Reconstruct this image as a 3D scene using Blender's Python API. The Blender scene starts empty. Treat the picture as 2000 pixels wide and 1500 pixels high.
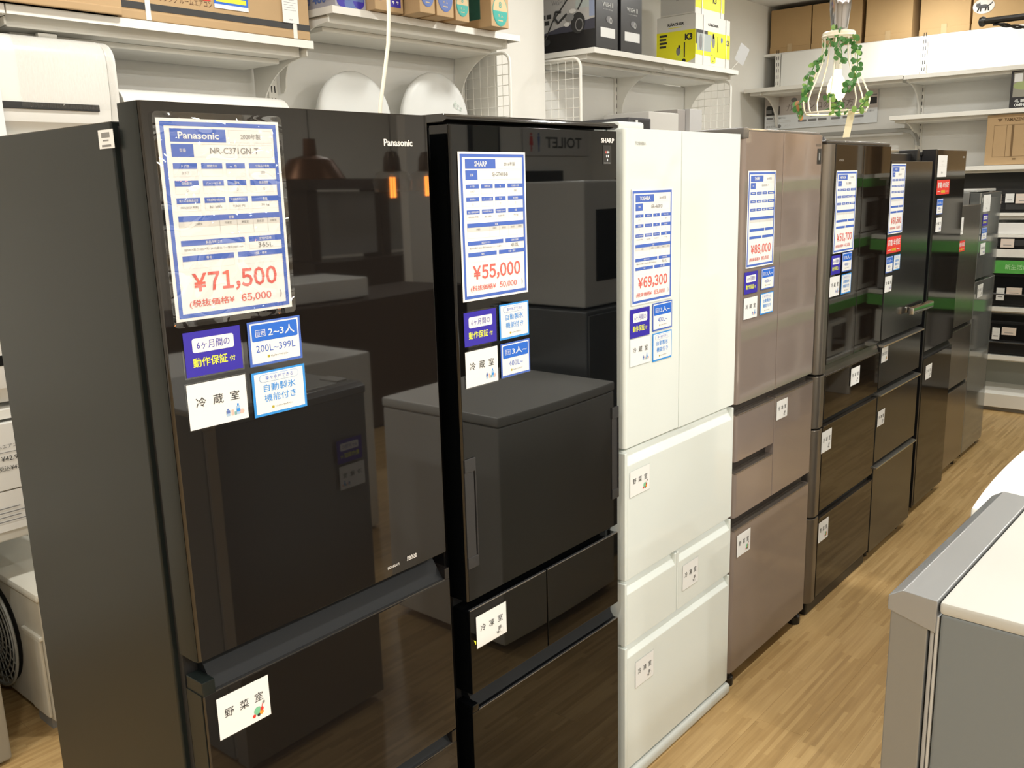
import bpy, bmesh, math, random
from mathutils import Vector, Matrix
random.seed(7)
PI = math.pi
S = bpy.context.scene
C = S.collection

# ------------------------------------------------------------------ camera, world, lights, exposure
yaw, pit, rol = 0.706051, 0.215224, 0.0274286
cy, sy, cp, sp = math.cos(yaw), math.sin(yaw), math.cos(pit), math.sin(pit)
F = Vector((-sy * cp, cy * cp, -sp)); Rt = Vector((cy, sy, 0)); Dn = F.cross(Rt)
R2 = Rt * math.cos(rol) + Dn * math.sin(rol)
D2 = Dn * math.cos(rol) - Rt * math.sin(rol)
cd = bpy.data.cameras.new('camera'); cam = bpy.data.objects.new('camera', cd); C.objects.link(cam)
M4 = Matrix.Identity(4)
for i in range(3):
    M4[i][0] = R2[i]; M4[i][1] = -D2[i]; M4[i][2] = -F[i]
M4[0][3], M4[1][3], M4[2][3] = 1.27, 0.0, 1.69
cam.matrix_world = M4
cd.sensor_width = 36; cd.lens = 1778.4 / 2000 * 36; cd.clip_start = 0.05
S.camera = cam
w = bpy.data.worlds.new('world'); S.world = w; w.use_nodes = True
w.node_tree.nodes['Background'].inputs[0].default_value = (1, .98, .95, 1)
w.node_tree.nodes['Background'].inputs[1].default_value = 0.3
S.view_settings.view_transform = 'Standard'; S.view_settings.look = 'None'
S.view_settings.exposure = 0.02; S.view_settings.gamma = 1; S.view_settings.use_curve_mapping = False

CEIL = 3.1
def disk_light(x, y, power, r=.09, col=(1, .99, .94), z=CEIL - .035):
    l = bpy.data.lights.new('downlight_lamp', 'AREA'); l.shape = 'DISK'; l.size = r * 2
    l.energy = power; l.color = col; l.spread = math.radians(178)
    o = bpy.data.objects.new('downlight_lamp', l); o.location = (x, y, z); C.objects.link(o)
    return o
LIGHTS = []
for x in (-.9, .9, 2.9, 5.3):
    for y in (-2.4, -.4, 1.6, 3.6, 5.6, 7.1):
        LIGHTS.append((x, y))
for x, y in LIGHTS:
    disk_light(x, y, (.65 if y > 7 else .85 if y > 5 else 1) * {-.9: 20, .9: 19, 2.9: 44, 5.3: 60}[x])
# ------------------------------------------------------------------ materials
MATS = {}
def mat(name, col, rough=.5, metal=0., spec=.5, noise=None, bump=0., coat=0., emit=None, es=0., nscale=(1, 1, 1), alpha=None):
    """noise=(scale, amount): tone variation; bump: fine relief"""
    if name in MATS: return MATS[name]
    m = bpy.data.materials.new(name); m.use_nodes = True
    nt = m.node_tree; b = nt.nodes['Principled BSDF']
    b.inputs['Base Color'].default_value = (*col, 1); b.inputs['Roughness'].default_value = rough
    b.inputs['Metallic'].default_value = metal; b.inputs['Specular IOR Level'].default_value = spec
    b.inputs['Coat Weight'].default_value = coat
    if emit: b.inputs['Emission Color'].default_value = (*emit, 1); b.inputs['Emission Strength'].default_value = es
    if noise or bump:
        tc = nt.nodes.new('ShaderNodeTexCoord'); mp = nt.nodes.new('ShaderNodeMapping')
        mp.inputs['Scale'].default_value = nscale
        nt.links.new(tc.outputs['Object'], mp.inputs[0])
        n = nt.nodes.new('ShaderNodeTexNoise'); n.inputs['Scale'].default_value = noise[0] if noise else 40
        n.inputs['Detail'].default_value = 4
        nt.links.new(mp.outputs[0], n.inputs['Vector'])
        if noise:
            r = nt.nodes.new('ShaderNodeMapRange'); r.inputs['To Min'].default_value = 1 - noise[1]; r.inputs['To Max'].default_value = 1 + noise[1]
            nt.links.new(n.outputs[0], r.inputs[0])
            mx = nt.nodes.new('ShaderNodeVectorMath'); mx.operation = 'SCALE'; mx.inputs[0].default_value = col
            nt.links.new(r.outputs[0], mx.inputs['Scale']); nt.links.new(mx.outputs[0], b.inputs['Base Color'])
        if bump:
            bp = nt.nodes.new('ShaderNodeBump'); bp.inputs['Strength'].default_value = bump; bp.inputs['Distance'].default_value = .002
            nt.links.new(n.outputs[0], bp.inputs['Height']); nt.links.new(bp.outputs[0], b.inputs['Normal'])
    MATS[name] = m
    return m

def wood_mat():
    m = bpy.data.materials.new('oak_plank'); m.use_nodes = True; nt = m.node_tree; b = nt.nodes['Principled BSDF']
    b.inputs['Roughness'].default_value = .38; b.inputs['Specular IOR Level'].default_value = .45
    geo = nt.nodes.new('ShaderNodeNewGeometry'); sx = nt.nodes.new('ShaderNodeSeparateXYZ'); nt.links.new(geo.outputs['Position'], sx.inputs[0])
    def math_(op, a, bb):
        n = nt.nodes.new('ShaderNodeMath'); n.operation = op
        for i, v in enumerate((a, bb)):
            if isinstance(v, (int, float)): n.inputs[i].default_value = v
            elif v is not None: nt.links.new(v, n.inputs[i])
        return n.outputs[0]
    # strips 2.5 cm wide of random length: the printed lamellas of the vinyl board
    xi = math_('FLOOR', math_('DIVIDE', sx.outputs[0], .0135), None)
    wn = nt.nodes.new('ShaderNodeTexWhiteNoise'); wn.noise_dimensions = '1D'; nt.links.new(xi, wn.inputs['W'])
    yo = math_('ADD', math_('DIVIDE', sx.outputs[1], .34), math_('MULTIPLY', wn.outputs[0], 7.3))
    yi = math_('FLOOR', yo, None)
    cb = nt.nodes.new('ShaderNodeCombineXYZ'); nt.links.new(xi, cb.inputs[0]); nt.links.new(yi, cb.inputs[1])
    wn2 = nt.nodes.new('ShaderNodeTexWhiteNoise'); wn2.noise_dimensions = '2D'; nt.links.new(cb.outputs[0], wn2.inputs['Vector'])
    mp = nt.nodes.new('ShaderNodeMapping'); mp.inputs['Scale'].default_value = (60, 3.2, 1); nt.links.new(geo.outputs['Position'], mp.inputs[0])
    n = nt.nodes.new('ShaderNodeTexNoise'); n.inputs['Scale'].default_value = 1; n.inputs['Detail'].default_value = 6; n.inputs['Roughness'].default_value = .6
    nt.links.new(mp.outputs[0], n.inputs['Vector'])
    f = math_('ADD', math_('MULTIPLY', wn2.outputs[0], .42), math_('MULTIPLY', n.outputs[0], .8))
    cr = nt.nodes.new('ShaderNodeValToRGB')
    cr.color_ramp.elements[0].position = .12; cr.color_ramp.elements[0].color = (.31, .192, .076, 1)
    cr.color_ramp.elements[1].position = .95; cr.color_ramp.elements[1].color = (.58, .40, .185, 1)
    e = cr.color_ramp.elements.new(.5); e.color = (.43, .278, .115, 1)
    nt.links.new(f, cr.inputs[0]); nt.links.new(cr.outputs[0], b.inputs['Base Color'])
    bp = nt.nodes.new('ShaderNodeBump'); bp.inputs['Strength'].default_value = .12; bp.inputs['Distance'].default_value = .001
    nt.links.new(n.outputs[0], bp.inputs['Height']); nt.links.new(bp.outputs[0], b.inputs['Normal'])
    return m
def film_mat(name, wav, strength=.5, base=.06):
    """clear plastic film: see-through with wavy gloss"""
    m = bpy.data.materials.new(name); m.use_nodes = True; nt = m.node_tree; nt.nodes.clear()
    o = nt.nodes.new('ShaderNodeOutputMaterial'); t = nt.nodes.new('ShaderNodeBsdfTransparent'); g = nt.nodes.new('ShaderNodeBsdfGlossy')
    g.inputs['Roughness'].default_value = .03
    t.inputs['Color'].default_value = (1, 1, 1, 1)
    mx = nt.nodes.new('ShaderNodeMixShader'); lw = nt.nodes.new('ShaderNodeFresnel'); lw.inputs['IOR'].default_value = 1.5
    ad = nt.nodes.new('ShaderNodeMath'); ad.operation = 'ADD'; ad.inputs[1].default_value = base
    tc = nt.nodes.new('ShaderNodeTexCoord'); mp = nt.nodes.new('ShaderNodeMapping'); mp.inputs['Scale'].default_value = wav
    n = nt.nodes.new('ShaderNodeTexNoise'); n.inputs['Scale'].default_value = 1; n.inputs['Detail'].default_value = 1
    bp = nt.nodes.new('ShaderNodeBump'); bp.inputs['Strength'].default_value = strength; bp.inputs['Distance'].default_value = .035
    nt.links.new(tc.outputs['Object'], mp.inputs[0]); nt.links.new(mp.outputs[0], n.inputs['Vector']); nt.links.new(n.outputs[0], bp.inputs['Height'])
    nt.links.new(bp.outputs[0], g.inputs['Normal'])
    ml = nt.nodes.new('ShaderNodeMath'); ml.operation = 'MULTIPLY'; ml.inputs[1].default_value = .6; mn = nt.nodes.new('ShaderNodeMath'); mn.operation = 'MINIMUM'; mn.inputs[1].default_value = .17
    nt.links.new(lw.outputs[0], ml.inputs[0]); nt.links.new(ml.outputs[0], ad.inputs[0]); nt.links.new(ad.outputs[0], mn.inputs[0]); nt.links.new(mn.outputs[0], mx.inputs[0])
    nt.links.new(t.outputs[0], mx.inputs[1]); nt.links.new(g.outputs[0], mx.inputs[2]); nt.links.new(mx.outputs[0], o.inputs[0])
    return m

WALL = mat('wall_paint', (.78, .765, .71), .75, noise=(3, .02), bump=.05)
CEILM = mat('ceiling_paint', (.72, .70, .66), .9)
SHELF = mat('shelf_enamel', (.80, .785, .73), .42)
PANEL = mat('panel_enamel', (.78, .775, .74), .5, noise=(2, .02))
BLACK = mat('black_plastic', (.006, .006, .006), .4)
GAP = mat('seal_black', (.004, .004, .004), .7)
WHITE = mat('white_plastic', (.78, .77, .72), .35)
CARD = mat('cardboard', (.47, .32, .17), .8, noise=(6, .07), bump=.1)
CARDD = mat('cardboard_far', (.46, .305, .145), .8, noise=(5, .08), bump=.1)
WOOD = wood_mat()
PAPER = mat('paper', (.79, .80, .79), .45)
PBLUE = mat('ink_blue', (.055, .13, .50), .4)
PBLUE2 = mat('ink_bright_blue', (.015, .13, .60), .4)
PBLUE3 = mat('ink_sky_blue', (.03, .27, .72), .4)
PPURP = mat('ink_purple', (.030, .018, .36), .35)
PYEL = mat('ink_yellow', (.80, .85, .05), .5)
PRED = mat('ink_red', (.66, .125, .105), .5)
PREDB = mat('ink_signal_red', (.70, .04, .03), .45)
PGRY = mat('ink_grey', (.22, .22, .22), .5)
PLGT = mat('ink_light_grey', (.62, .62, .60), .5)
PBLK = mat('ink_black', (.03, .03, .03), .5)
PORG = mat('ink_orange', (.8, .3, .03), .5)
PGRN = mat('ink_green', (.18, .5, .3), .5)
PTEAL = mat('ink_teal', (.05, .35, .30), .5)
PBLUB = mat('ink_box_blue', (.10, .16, .42), .5)
LOGO = mat('logo_silver', (.75, .74, .72), .3, metal=.2)

# ------------------------------------------------------------------ mesh helpers
class MB:
    def __init__(s): s.v = []; s.f = []; s.mi = []; s.m = []; s.wn = False
    def idx(s, m):
        if m not in s.m: s.m.append(m)
        return s.m.index(m)
    def add(s, vs, fs, m):
        o = len(s.v); s.v += [tuple(p) for p in vs]; i = s.idx(m)
        for f in fs: s.f.append([o + k for k in f]); s.mi.append(i)
        return s
    def box(s, x0, x1, y0, y1, z0, z1, m, bev=0., seg=2):
        if x0 > x1: x0, x1 = x1, x0
        if y0 > y1: y0, y1 = y1, y0
        if z0 > z1: z0, z1 = z1, z0
        vs = [(x0, y0, z0), (x1, y0, z0), (x1, y1, z0), (x0, y1, z0), (x0, y0, z1), (x1, y0, z1), (x1, y1, z1), (x0, y1, z1)]
        fs = [(0, 3, 2, 1), (4, 5, 6, 7), (0, 1, 5, 4), (1, 2, 6, 5), (2, 3, 7, 6), (3, 0, 4, 7)]
        if bev > 0:
            s.wn = True
            bm = bmesh.new(); bv = [bm.verts.new(p) for p in vs]
            for f in fs: bm.faces.new([bv[k] for k in f])
            bmesh.ops.bevel(bm, geom=bm.edges[:], offset=bev, segments=seg, affect='EDGES', profile=.5)
            bm.verts.index_update()
            vs = [v.co[:] for v in bm.verts]; fs = [[v.index for v in f.verts] for f in bm.faces]; bm.free()
        return s.add(vs, fs, m)
    def prism(s, pts, a0, a1, axis, m, bev=0., seg=2):
        """pts: 2D outline (other two axes in xyz order); extruded along axis from a0 to a1"""
        n = len(pts)
        def p3(p, a):
            return (a, p[0], p[1]) if axis == 'x' else ((p[0], a, p[1]) if axis == 'y' else (p[0], p[1], a))
        vs = [p3(p, a0) for p in pts] + [p3(p, a1) for p in pts]
        fs = [list(range(n))[::-1], list(range(n, 2 * n))] + [(i, (i + 1) % n, n + (i + 1) % n, n + i) for i in range(n)]
        bm = bmesh.new(); bv = [bm.verts.new(p) for p in vs]
        for f in fs: bm.faces.new([bv[k] for k in f])
        bmesh.ops.recalc_face_normals(bm, faces=bm.faces[:])
        s.wn = s.wn or n > 4 or bev > 0
        if bev > 0:
            ed = [e for e in bm.edges if e.calc_face_angle(0) > .5]
            bmesh.ops.bevel(bm, geom=ed, offset=bev, segments=seg, affect='EDGES', profile=.5)
        bm.verts.index_update()
        vs = [v.co[:] for v in bm.verts]; fs = [[v.index for v in f.verts] for f in bm.faces]; bm.free()
        return s.add(vs, fs, m)
    def tube(s, path, r, m, n=8, cap=True):
        path = [Vector(p) for p in path]; rings = []
        rs = r if isinstance(r, (list, tuple)) else [r] * len(path)
        up = None
        for i, p in enumerate(path):
            t = (path[min(i + 1, len(path) - 1)] - path[max(i - 1, 0)]).normalized()
            if up is None:
                up = Vector((0, 0, 1)) if abs(t.z) < .9 else Vector((1, 0, 0))
            a = t.cross(up).normalized(); b = a.cross(t).normalized(); up = b
            rings.append([p + (a * math.cos(2 * PI * k / n) + b * math.sin(2 * PI * k / n)) * rs[i] for k in range(n)])
        vs = [q for g in rings for q in g]; fs = []
        for i in range(len(path) - 1):
            for k in range(n): fs.append((i * n + k, i * n + (k + 1) % n, (i + 1) * n + (k + 1) % n, (i + 1) * n + k))
        if cap: fs.append(list(range(n))[::-1]); fs.append([(len(path) - 1) * n + k for k in range(n)])
        return s.add(vs, fs, m)
    def lathe(s, prof, m, c=(0, 0, 0), n=24, axis='z', close=False):
        vs = []; fs = []
        for r, h in prof:
            for k in range(n):
                a = 2 * PI * k / n; u, v = r * math.cos(a), r * math.sin(a)
                vs.append((c[0] + u, c[1] + v, c[2] + h) if axis == 'z' else ((c[0] + h, c[1] + u, c[2] + v) if axis == 'x' else (c[0] + u, c[1] + h, c[2] + v)))
        for i in range(len(prof) - 1):
            for k in range(n): fs.append((i * n + k, i * n + (k + 1) % n, (i + 1) * n + (k + 1) % n, (i + 1) * n + k))
        if close: fs.append(list(range(n))[::-1]); fs.append([(len(prof) - 1) * n + k for k in range(n)])
        return s.add(vs, fs, m)
    def rect(s, u0, u1, v0, v1, m, n=0.):      # flat print on the local XY plane, n above it
        return s.add([(u0, v0, n), (u1, v0, n), (u1, v1, n), (u0, v1, n)], [(0, 1, 2, 3)], m)
    def rrect(s, u0, u1, v0, v1, r, m, n=0.):
        return s.add([(x, y, n) for x, y in rr(u0, u1, v0, v1, r)], [list(range(4 * 5))], m)
    def frame(s, u0, u1, v0, v1, t, m, n=0.):
        s.rect(u0, u1, v1 - t, v1, m, n); s.rect(u0, u1, v0, v0 + t, m, n)
        s.rect(u0, u0 + t, v0 + t, v1 - t, m, n); return s.rect(u1 - t, u1, v0 + t, v1 - t, m, n)
    def disc(s, u, v, r, m, n=0., k=16, ry=None, a0=0., a1=2 * PI):
        ry = ry or r
        return s.add([(u + r * math.cos(a0 + (a1 - a0) * i / k), v + ry * math.sin(a0 + (a1 - a0) * i / k), n) for i in range(k + (0 if a1 - a0 > 6.2 else 1))], [list(range(k + (0 if a1 - a0 > 6.2 else 1)))], m)
    def text(s, body, u, v, h, m, n=0., width=None, bold=0., ang=0., align='c'):
        """body centred on (u, v); h = height of its box; optional width = squeeze to this"""
        cjk = any(ord(ch) > 0x2E80 for ch in body)
        if cjk and bold:
            e = bold * h * .55
            for q, (du, dv) in enumerate(((-e, 0), (e, 0), (0, e), (0, -e))): s.text(body, u + du, v + dv, h, m, n + q * .00002, width, 0, ang, align)
            return s
        vs, fs, W, Hh = glyphs(body, bold)
        k = h / Hh; kx = (width / W) if width else k
        if width and h is None: k = kx
        ox = -W / 2 if align == 'c' else 0
        ca, sa = math.cos(ang), math.sin(ang)
        out = []
        for x, y in vs:
            a, b = (x + ox) * kx, (y - Hh / 2) * k
            out.append((u + a * ca - b * sa, v + a * sa + b * ca, n))
        return s.add(out, fs, m)
    def build(s, name, parent=None, sharp=35, loc=None, rot=None):
        me = bpy.data.meshes.new(name); me.from_pydata(s.v, [], s.f)
        for m in s.m: me.materials.append(m)
        me.polygons.foreach_set('material_index', s.mi)
        me.polygons.foreach_set('use_smooth', [True] * len(s.f))
        me.set_sharp_from_angle(angle=math.radians(sharp)); me.update()
        o = bpy.data.objects.new(name, me); C.objects.link(o)
        if parent: o.parent = parent
        if loc: o.location = loc
        if rot: o.rotation_euler = rot
        if s.wn:
            wn = o.modifiers.new('weighted_normal', 'WEIGHTED_NORMAL'); wn.mode = 'FACE_AREA'; wn.weight = 100; wn.keep_sharp = True
        return o
def rr(u0, u1, v0, v1, r, k=4):
    pts = []
    for cx, cy_, a in ((u1 - r, v0 + r, -PI / 2), (u1 - r, v1 - r, 0), (u0 + r, v1 - r, PI / 2), (u0 + r, v0 + r, PI)):
        for i in range(k + 1):
            t = a + PI / 2 * i / k; pts.append((cx + r * math.cos(t), cy_ + r * math.sin(t)))
    return pts
GL = {}
def curve_mesh(body, bold):
    c = bpy.data.curves.new('lettering', 'FONT'); c.resolution_u = 2; c.offset = bold; c.body = body
    o = bpy.data.objects.new('lettering', c); C.objects.link(o)
    dg = bpy.context.evaluated_depsgraph_get(); dg.update()
    me = bpy.data.meshes.new_from_object(o.evaluated_get(dg))
    vs = [(v.co.x, v.co.y) for v in me.vertices]; fs = [list(p.vertices) for p in me.polygons]
    bpy.data.objects.remove(o); bpy.data.curves.remove(c); bpy.data.meshes.remove(me)
    return vs, fs
def glyphs(body, bold):
    """a leading \\x01 sets the string in the sans digits of the Japanese face, closely spaced"""
    key = (body, bold)
    if key not in GL:
        if body[0] == '\x01':
            vs, fs, x = [], [], 0.
            for ch in body[1:]:
                k2 = ('ch', ch, bold)
                if k2 not in GL: GL[k2] = curve_mesh('\uffe5' if ch == '¥' else chr(ord(ch) + 0xFEE0), bold)
                v, f = GL[k2]; x0 = min(p[0] for p in v); x1 = max(p[0] for p in v); o = len(vs)
                if ch == '1': x += .05
                vs += [(p[0] - x0 + x, p[1]) for p in v]; fs += [[o + q for q in g] for g in f]; x += x1 - x0 + (.07 if ch != '1' else .10)
        else: vs, fs = curve_mesh(body, bold)
        if not vs: vs = [(0, 0), (1, 0), (0, 1)]; fs = [(0, 1, 2)]
        x0 = min(v[0] for v in vs); y0 = min(v[1] for v in vs); x1 = max(v[0] for v in vs); y1 = max(v[1] for v in vs)
        GL[key] = ([(a - x0, b - y0) for a, b in vs], fs, max(x1 - x0, 1e-4), max(y1 - y0, 1e-4))
    return GL[key]
def thing(name, label, cat, loc=(0, 0, 0), rz=0, group=None):
    o = bpy.data.objects.new(name, None); o.empty_display_size = .1; C.objects.link(o)
    o.location = loc; o.rotation_euler = (0, 0, rz); return tag(o, label, cat, group)
def tag(o, label, cat, group=None):
    o['label'] = label; o['category'] = cat
    if group: o['group'] = group
    return o
def struct(o): o['kind'] = 'structure'; return o
AISLE = (PI / 2, 0, PI / 2)      # a sheet facing the aisle (+X)
FRONT = (PI / 2, 0, 0)           # a sheet facing the camera end (-Y)
BACK = (PI / 2, 0, -PI / 2)      # facing -X

# ------------------------------------------------------------------ room
XL, YF = -2.32, 8.3
def slab(name, *a, m=WALL):
    return struct(MB().box(*a, m).build(name))
fl = slab('floor', XL - .1, 7.6, -5.1, YF + .1, -.12, -.003, m=WOOD)
slab('wall_left', XL - .1, XL, -5, YF, -.003, CEIL)
slab('wall_far', XL, 7.5, YF, YF + .1, -.003, CEIL)
slab('wall_right', 7.5, 7.6, -5, YF + .1, -.003, CEIL)
slab('wall_near', XL - .1, 7.6, -5.1, -5, -.003, CEIL)
slab('ceiling', XL - .1, 7.6, -5.1, YF + .1, CEIL, CEIL + .1, m=CEILM)
struct(MB().box(XL, -1.91, 3.68, 4.075, -.003, CEIL, WALL, .003).build('wall_column'))
struct(MB().box(4.6, 4.7, 5.6, YF, -.003, CEIL, WALL).build('wall_partition'))
struct(MB().box(XL, XL + .012, 4.08, YF, 0, .07, mat('baseboard_white', (.6, .58, .52), .5)).build('baseboard_left'))
# planks: 15 cm boards, staggered
pm = None
k = 0
for i in range(23):
    x = -2.25 + i * .15
    off = (i * .37) % .9
    y = .3 - off
    while y < 7.3:
        if pm is None:
            po = MB().box(.0002, .1498, .0002, .8998, -.003, 0, WOOD, .0002, 1).build('plank', fl); pm = po.data
        else:
            po = bpy.data.objects.new('plank', pm); C.objects.link(po); po.parent = fl
        po.location = (x, y, 0); y += .9; k += 1

# ------------------------------------------------------------------ printed cards (local: x right, y up, z out; origin = centre)
def card_back(b, w, h, m=PAPER, film=True, t=.0008):
    b.box(-w / 2, w / 2, -h / 2, h / 2, 0, t, m); return t + .0003
FILMEDGE = film_mat('laminate_margin', (3, 3, 3), 0., .05)
def card_base(w, h, margin=None):
    b = MB(); b.rrect(-w / 2, w / 2, -h / 2, h / 2, .002, margin or FILMEDGE, .0006); return b, .0010
W_, H_ = .106, .081
def shoplogo(b, x, y, k=1., m=PBLK, n=.0016):
    b.rrect(x - .0180 * k, x - .0135 * k, y - .0024 * k, y + .0024 * k, .001 * k, mat('ink_olive', (.40, .34, .03), .5), n)
    b.text('トレジャーファクトリー', x + .006 * k, y, .0042 * k, m, n, width=.034 * k, bold=.02)
def card_warranty():
    b, n = card_base(W_, H_)
    b.rect(-.050, .050, -.0375, .0375, PPURP, n)
    b.rrect(-.036, .037, .002, .026, .004, PAPER, n + .0003)
    b.text('6ヶ月間の', .0005, .014, .0135, PPURP, n + .0006, width=.058)
    b.text('動作保証', -.007, -.0145, .0155, PYEL, n + .0003, width=.060, bold=.025)
    b.text('付', .032, -.0165, .010, PYEL, n + .0003, bold=.02)
    return b
def card_capacity(top, bot, small=False):
    b, n = card_base(W_, H_)
    b.rect(-.052, .052, -.0395, .0395, PBLUE, n); b.rect(-.0475, .0475, -.035, .036, PAPER, n + .0003)
    b.rrect(-.045, .045, .004, .0335, .003, PBLUE2, n + .0006)
    b.frame(-.038, -.019, .012, .024, .0008, PAPER, n + .0009); b.text('目安', -.0285, .018, .0075, PAPER, n + .0009)
    b.text(top, .0125, .0185, .0155, PAPER, n + .0009, width=.052, bold=.02)
    b.text(bot, 0, -.0095, .0125, PBLUE, n + .0006, width=.078 if len(bot) > 6 else .05)
    shoplogo(b, 0, -.025, 1, PBLK, n + .0006)
    return b
def card_ice():
    b, n = card_base(W_, H_)
    b.rect(-.052, .052, -.0395, .0395, PBLUE3, n); b.rect(-.0475, .0475, -.035, .036, PAPER, n + .0003)
    b.rrect(-.038, .038, .020, .0335, .006, PBLUE3, n + .0006); b.rrect(-.0374, .0374, .0206, .0329, .0056, PAPER, n + .0009)
    b.text('楽々氷ができる', 0, .027, .0075, PBLUE2, n + .0012, width=.054)
    b.text('自動製氷', 0, .0095, .0135, PBLUE3, n + .0006, width=.062, bold=.015)
    b.text('機能付き', 0, -.0085, .0135, PBLUE3, n + .0006, width=.062, bold=.015)
    shoplogo(b, 0, -.026, 1, PBLK, n + .0006)
    return b
def card_room(word, icon):
    b, n = card_base(W_, H_); b.rect(-.0505, .0505, -.038, .038, PAPER, n); n += .0004
    b.text('  '.join(word), 0, .006, .0165, PBLK, n, width=.075, bold=.008)
    x, y = .027, -.021
    if icon == 'bottle':
        for dx, hh, col in ((-.012, .013, PBLUB), (0.006, .019, PBLUE3)):
            b.rrect(x + dx - .0032, x + dx + .0032, y - .007, y - .007 + hh * .8, .001, mat('ink_pale_blue', (.35, .5, .7), .5), n); b.rect(x + dx - .0032, x + dx + .0032, y - .002, y + .003, col, n + .0003)
            b.rect(x + dx - .0015, x + dx + .0015, y - .007 + hh * .8, y - .007 + hh, col, n)
        b.rrect(x - .0065, x - .002, y - .007, y + .003, .001, mat('ink_pink', (.75, .45, .40), .5), n); b.rect(x - .001, x + .0025, y - .007, y - .001, mat('ink_green2', (.2, .4, .4), .5), n)
        b.disc(x + .0125, y - .003, .0042, mat('ink_pink', (.75, .45, .40), .5), n)
    elif icon == 'veg':
        b.disc(x - .002, y + .002, .0078, PGRN, n); b.disc(x + .005, y - .003, .0042, PORG, n + .0002); b.disc(x - .010, y - .005, .0032, PREDB, n + .0002)
        b.disc(x - .001, y - .006, .003, PBLK, n + .0003); b.disc(x + .006, y + .003, .0035, PREDB, n + .0003); b.add([(x + .004, y + .002, n + .0004), (x + .011, y + .013, n + .0004), (x + .0085, y + .014, n + .0004)], [(0, 1, 2)], PREDB)
        b.disc(x + .0105, y + .014, .0025, PGRY, n + .0005)
    else:
        b.rrect(x - .005, x + .005, y - .001, y + .009, .001, PGRY, n); b.disc(x + .006, y - .003, .006, PLGT, n + .0002); b.disc(x + .006, y - .003, .005, PAPER, n + .0003)
        b.disc(x - .006, y - .005, .0035, PGRY, n + .0003); b.add([(x - .014, y - .001, n), (x - .004, y - .004, n), (x - .006, y - .008, n)], [(0, 1, 2)], PGRY)
    return b
def card_red():
    b, n = card_base(.18, .072); b.rect(-.088, .088, -.034, .034, PREDB, n)
    b.text('家電1年保証', 0, .010, .026, PAPER, n + .0004, width=.15, bold=.025); b.text('対象商品', 0, -.020, .013, PYEL, n + .0004, width=.055, bold=.02)
    b.rect(-.075, -.035, -.021, -.019, PAPER, n + .0004); b.rect(.035, .075, -.021, -.019, PAPER, n + .0004)
    return b
CM = {}
def put_card(kind, y, z, x=0., h=1., lab='', group=None, sx=1., roll=0., face='aisle'):
    if kind not in CM:
        b = {'warranty': card_warranty, 'cap23': lambda: card_capacity('2~3人', '200L~399L'), 'cap3': lambda: card_capacity('3人~', '400L~'),
             'ice': card_ice, 'fridge': lambda: card_room('冷蔵室', 'bottle'), 'veg': lambda: card_room('野菜室', 'veg'), 'freeze': lambda: card_room('冷凍室', 'ice'), 'red': card_red}[kind]()
        o = b.build('info_card'); CM[kind] = o.data
    else:
        o = bpy.data.objects.new('info_card', CM[kind]); C.objects.link(o)
    if face == 'aisle': o.location = (x + .001, y, z); o.rotation_euler = AISLE
    else: o.location = (x - .001, y, z); o.rotation_euler = BACK
    o.scale = (sx, h, 1)
    if roll: o.rotation_euler = (PI / 2, roll, PI / 2)
    return tag(o, lab, 'info card', group)

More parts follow.
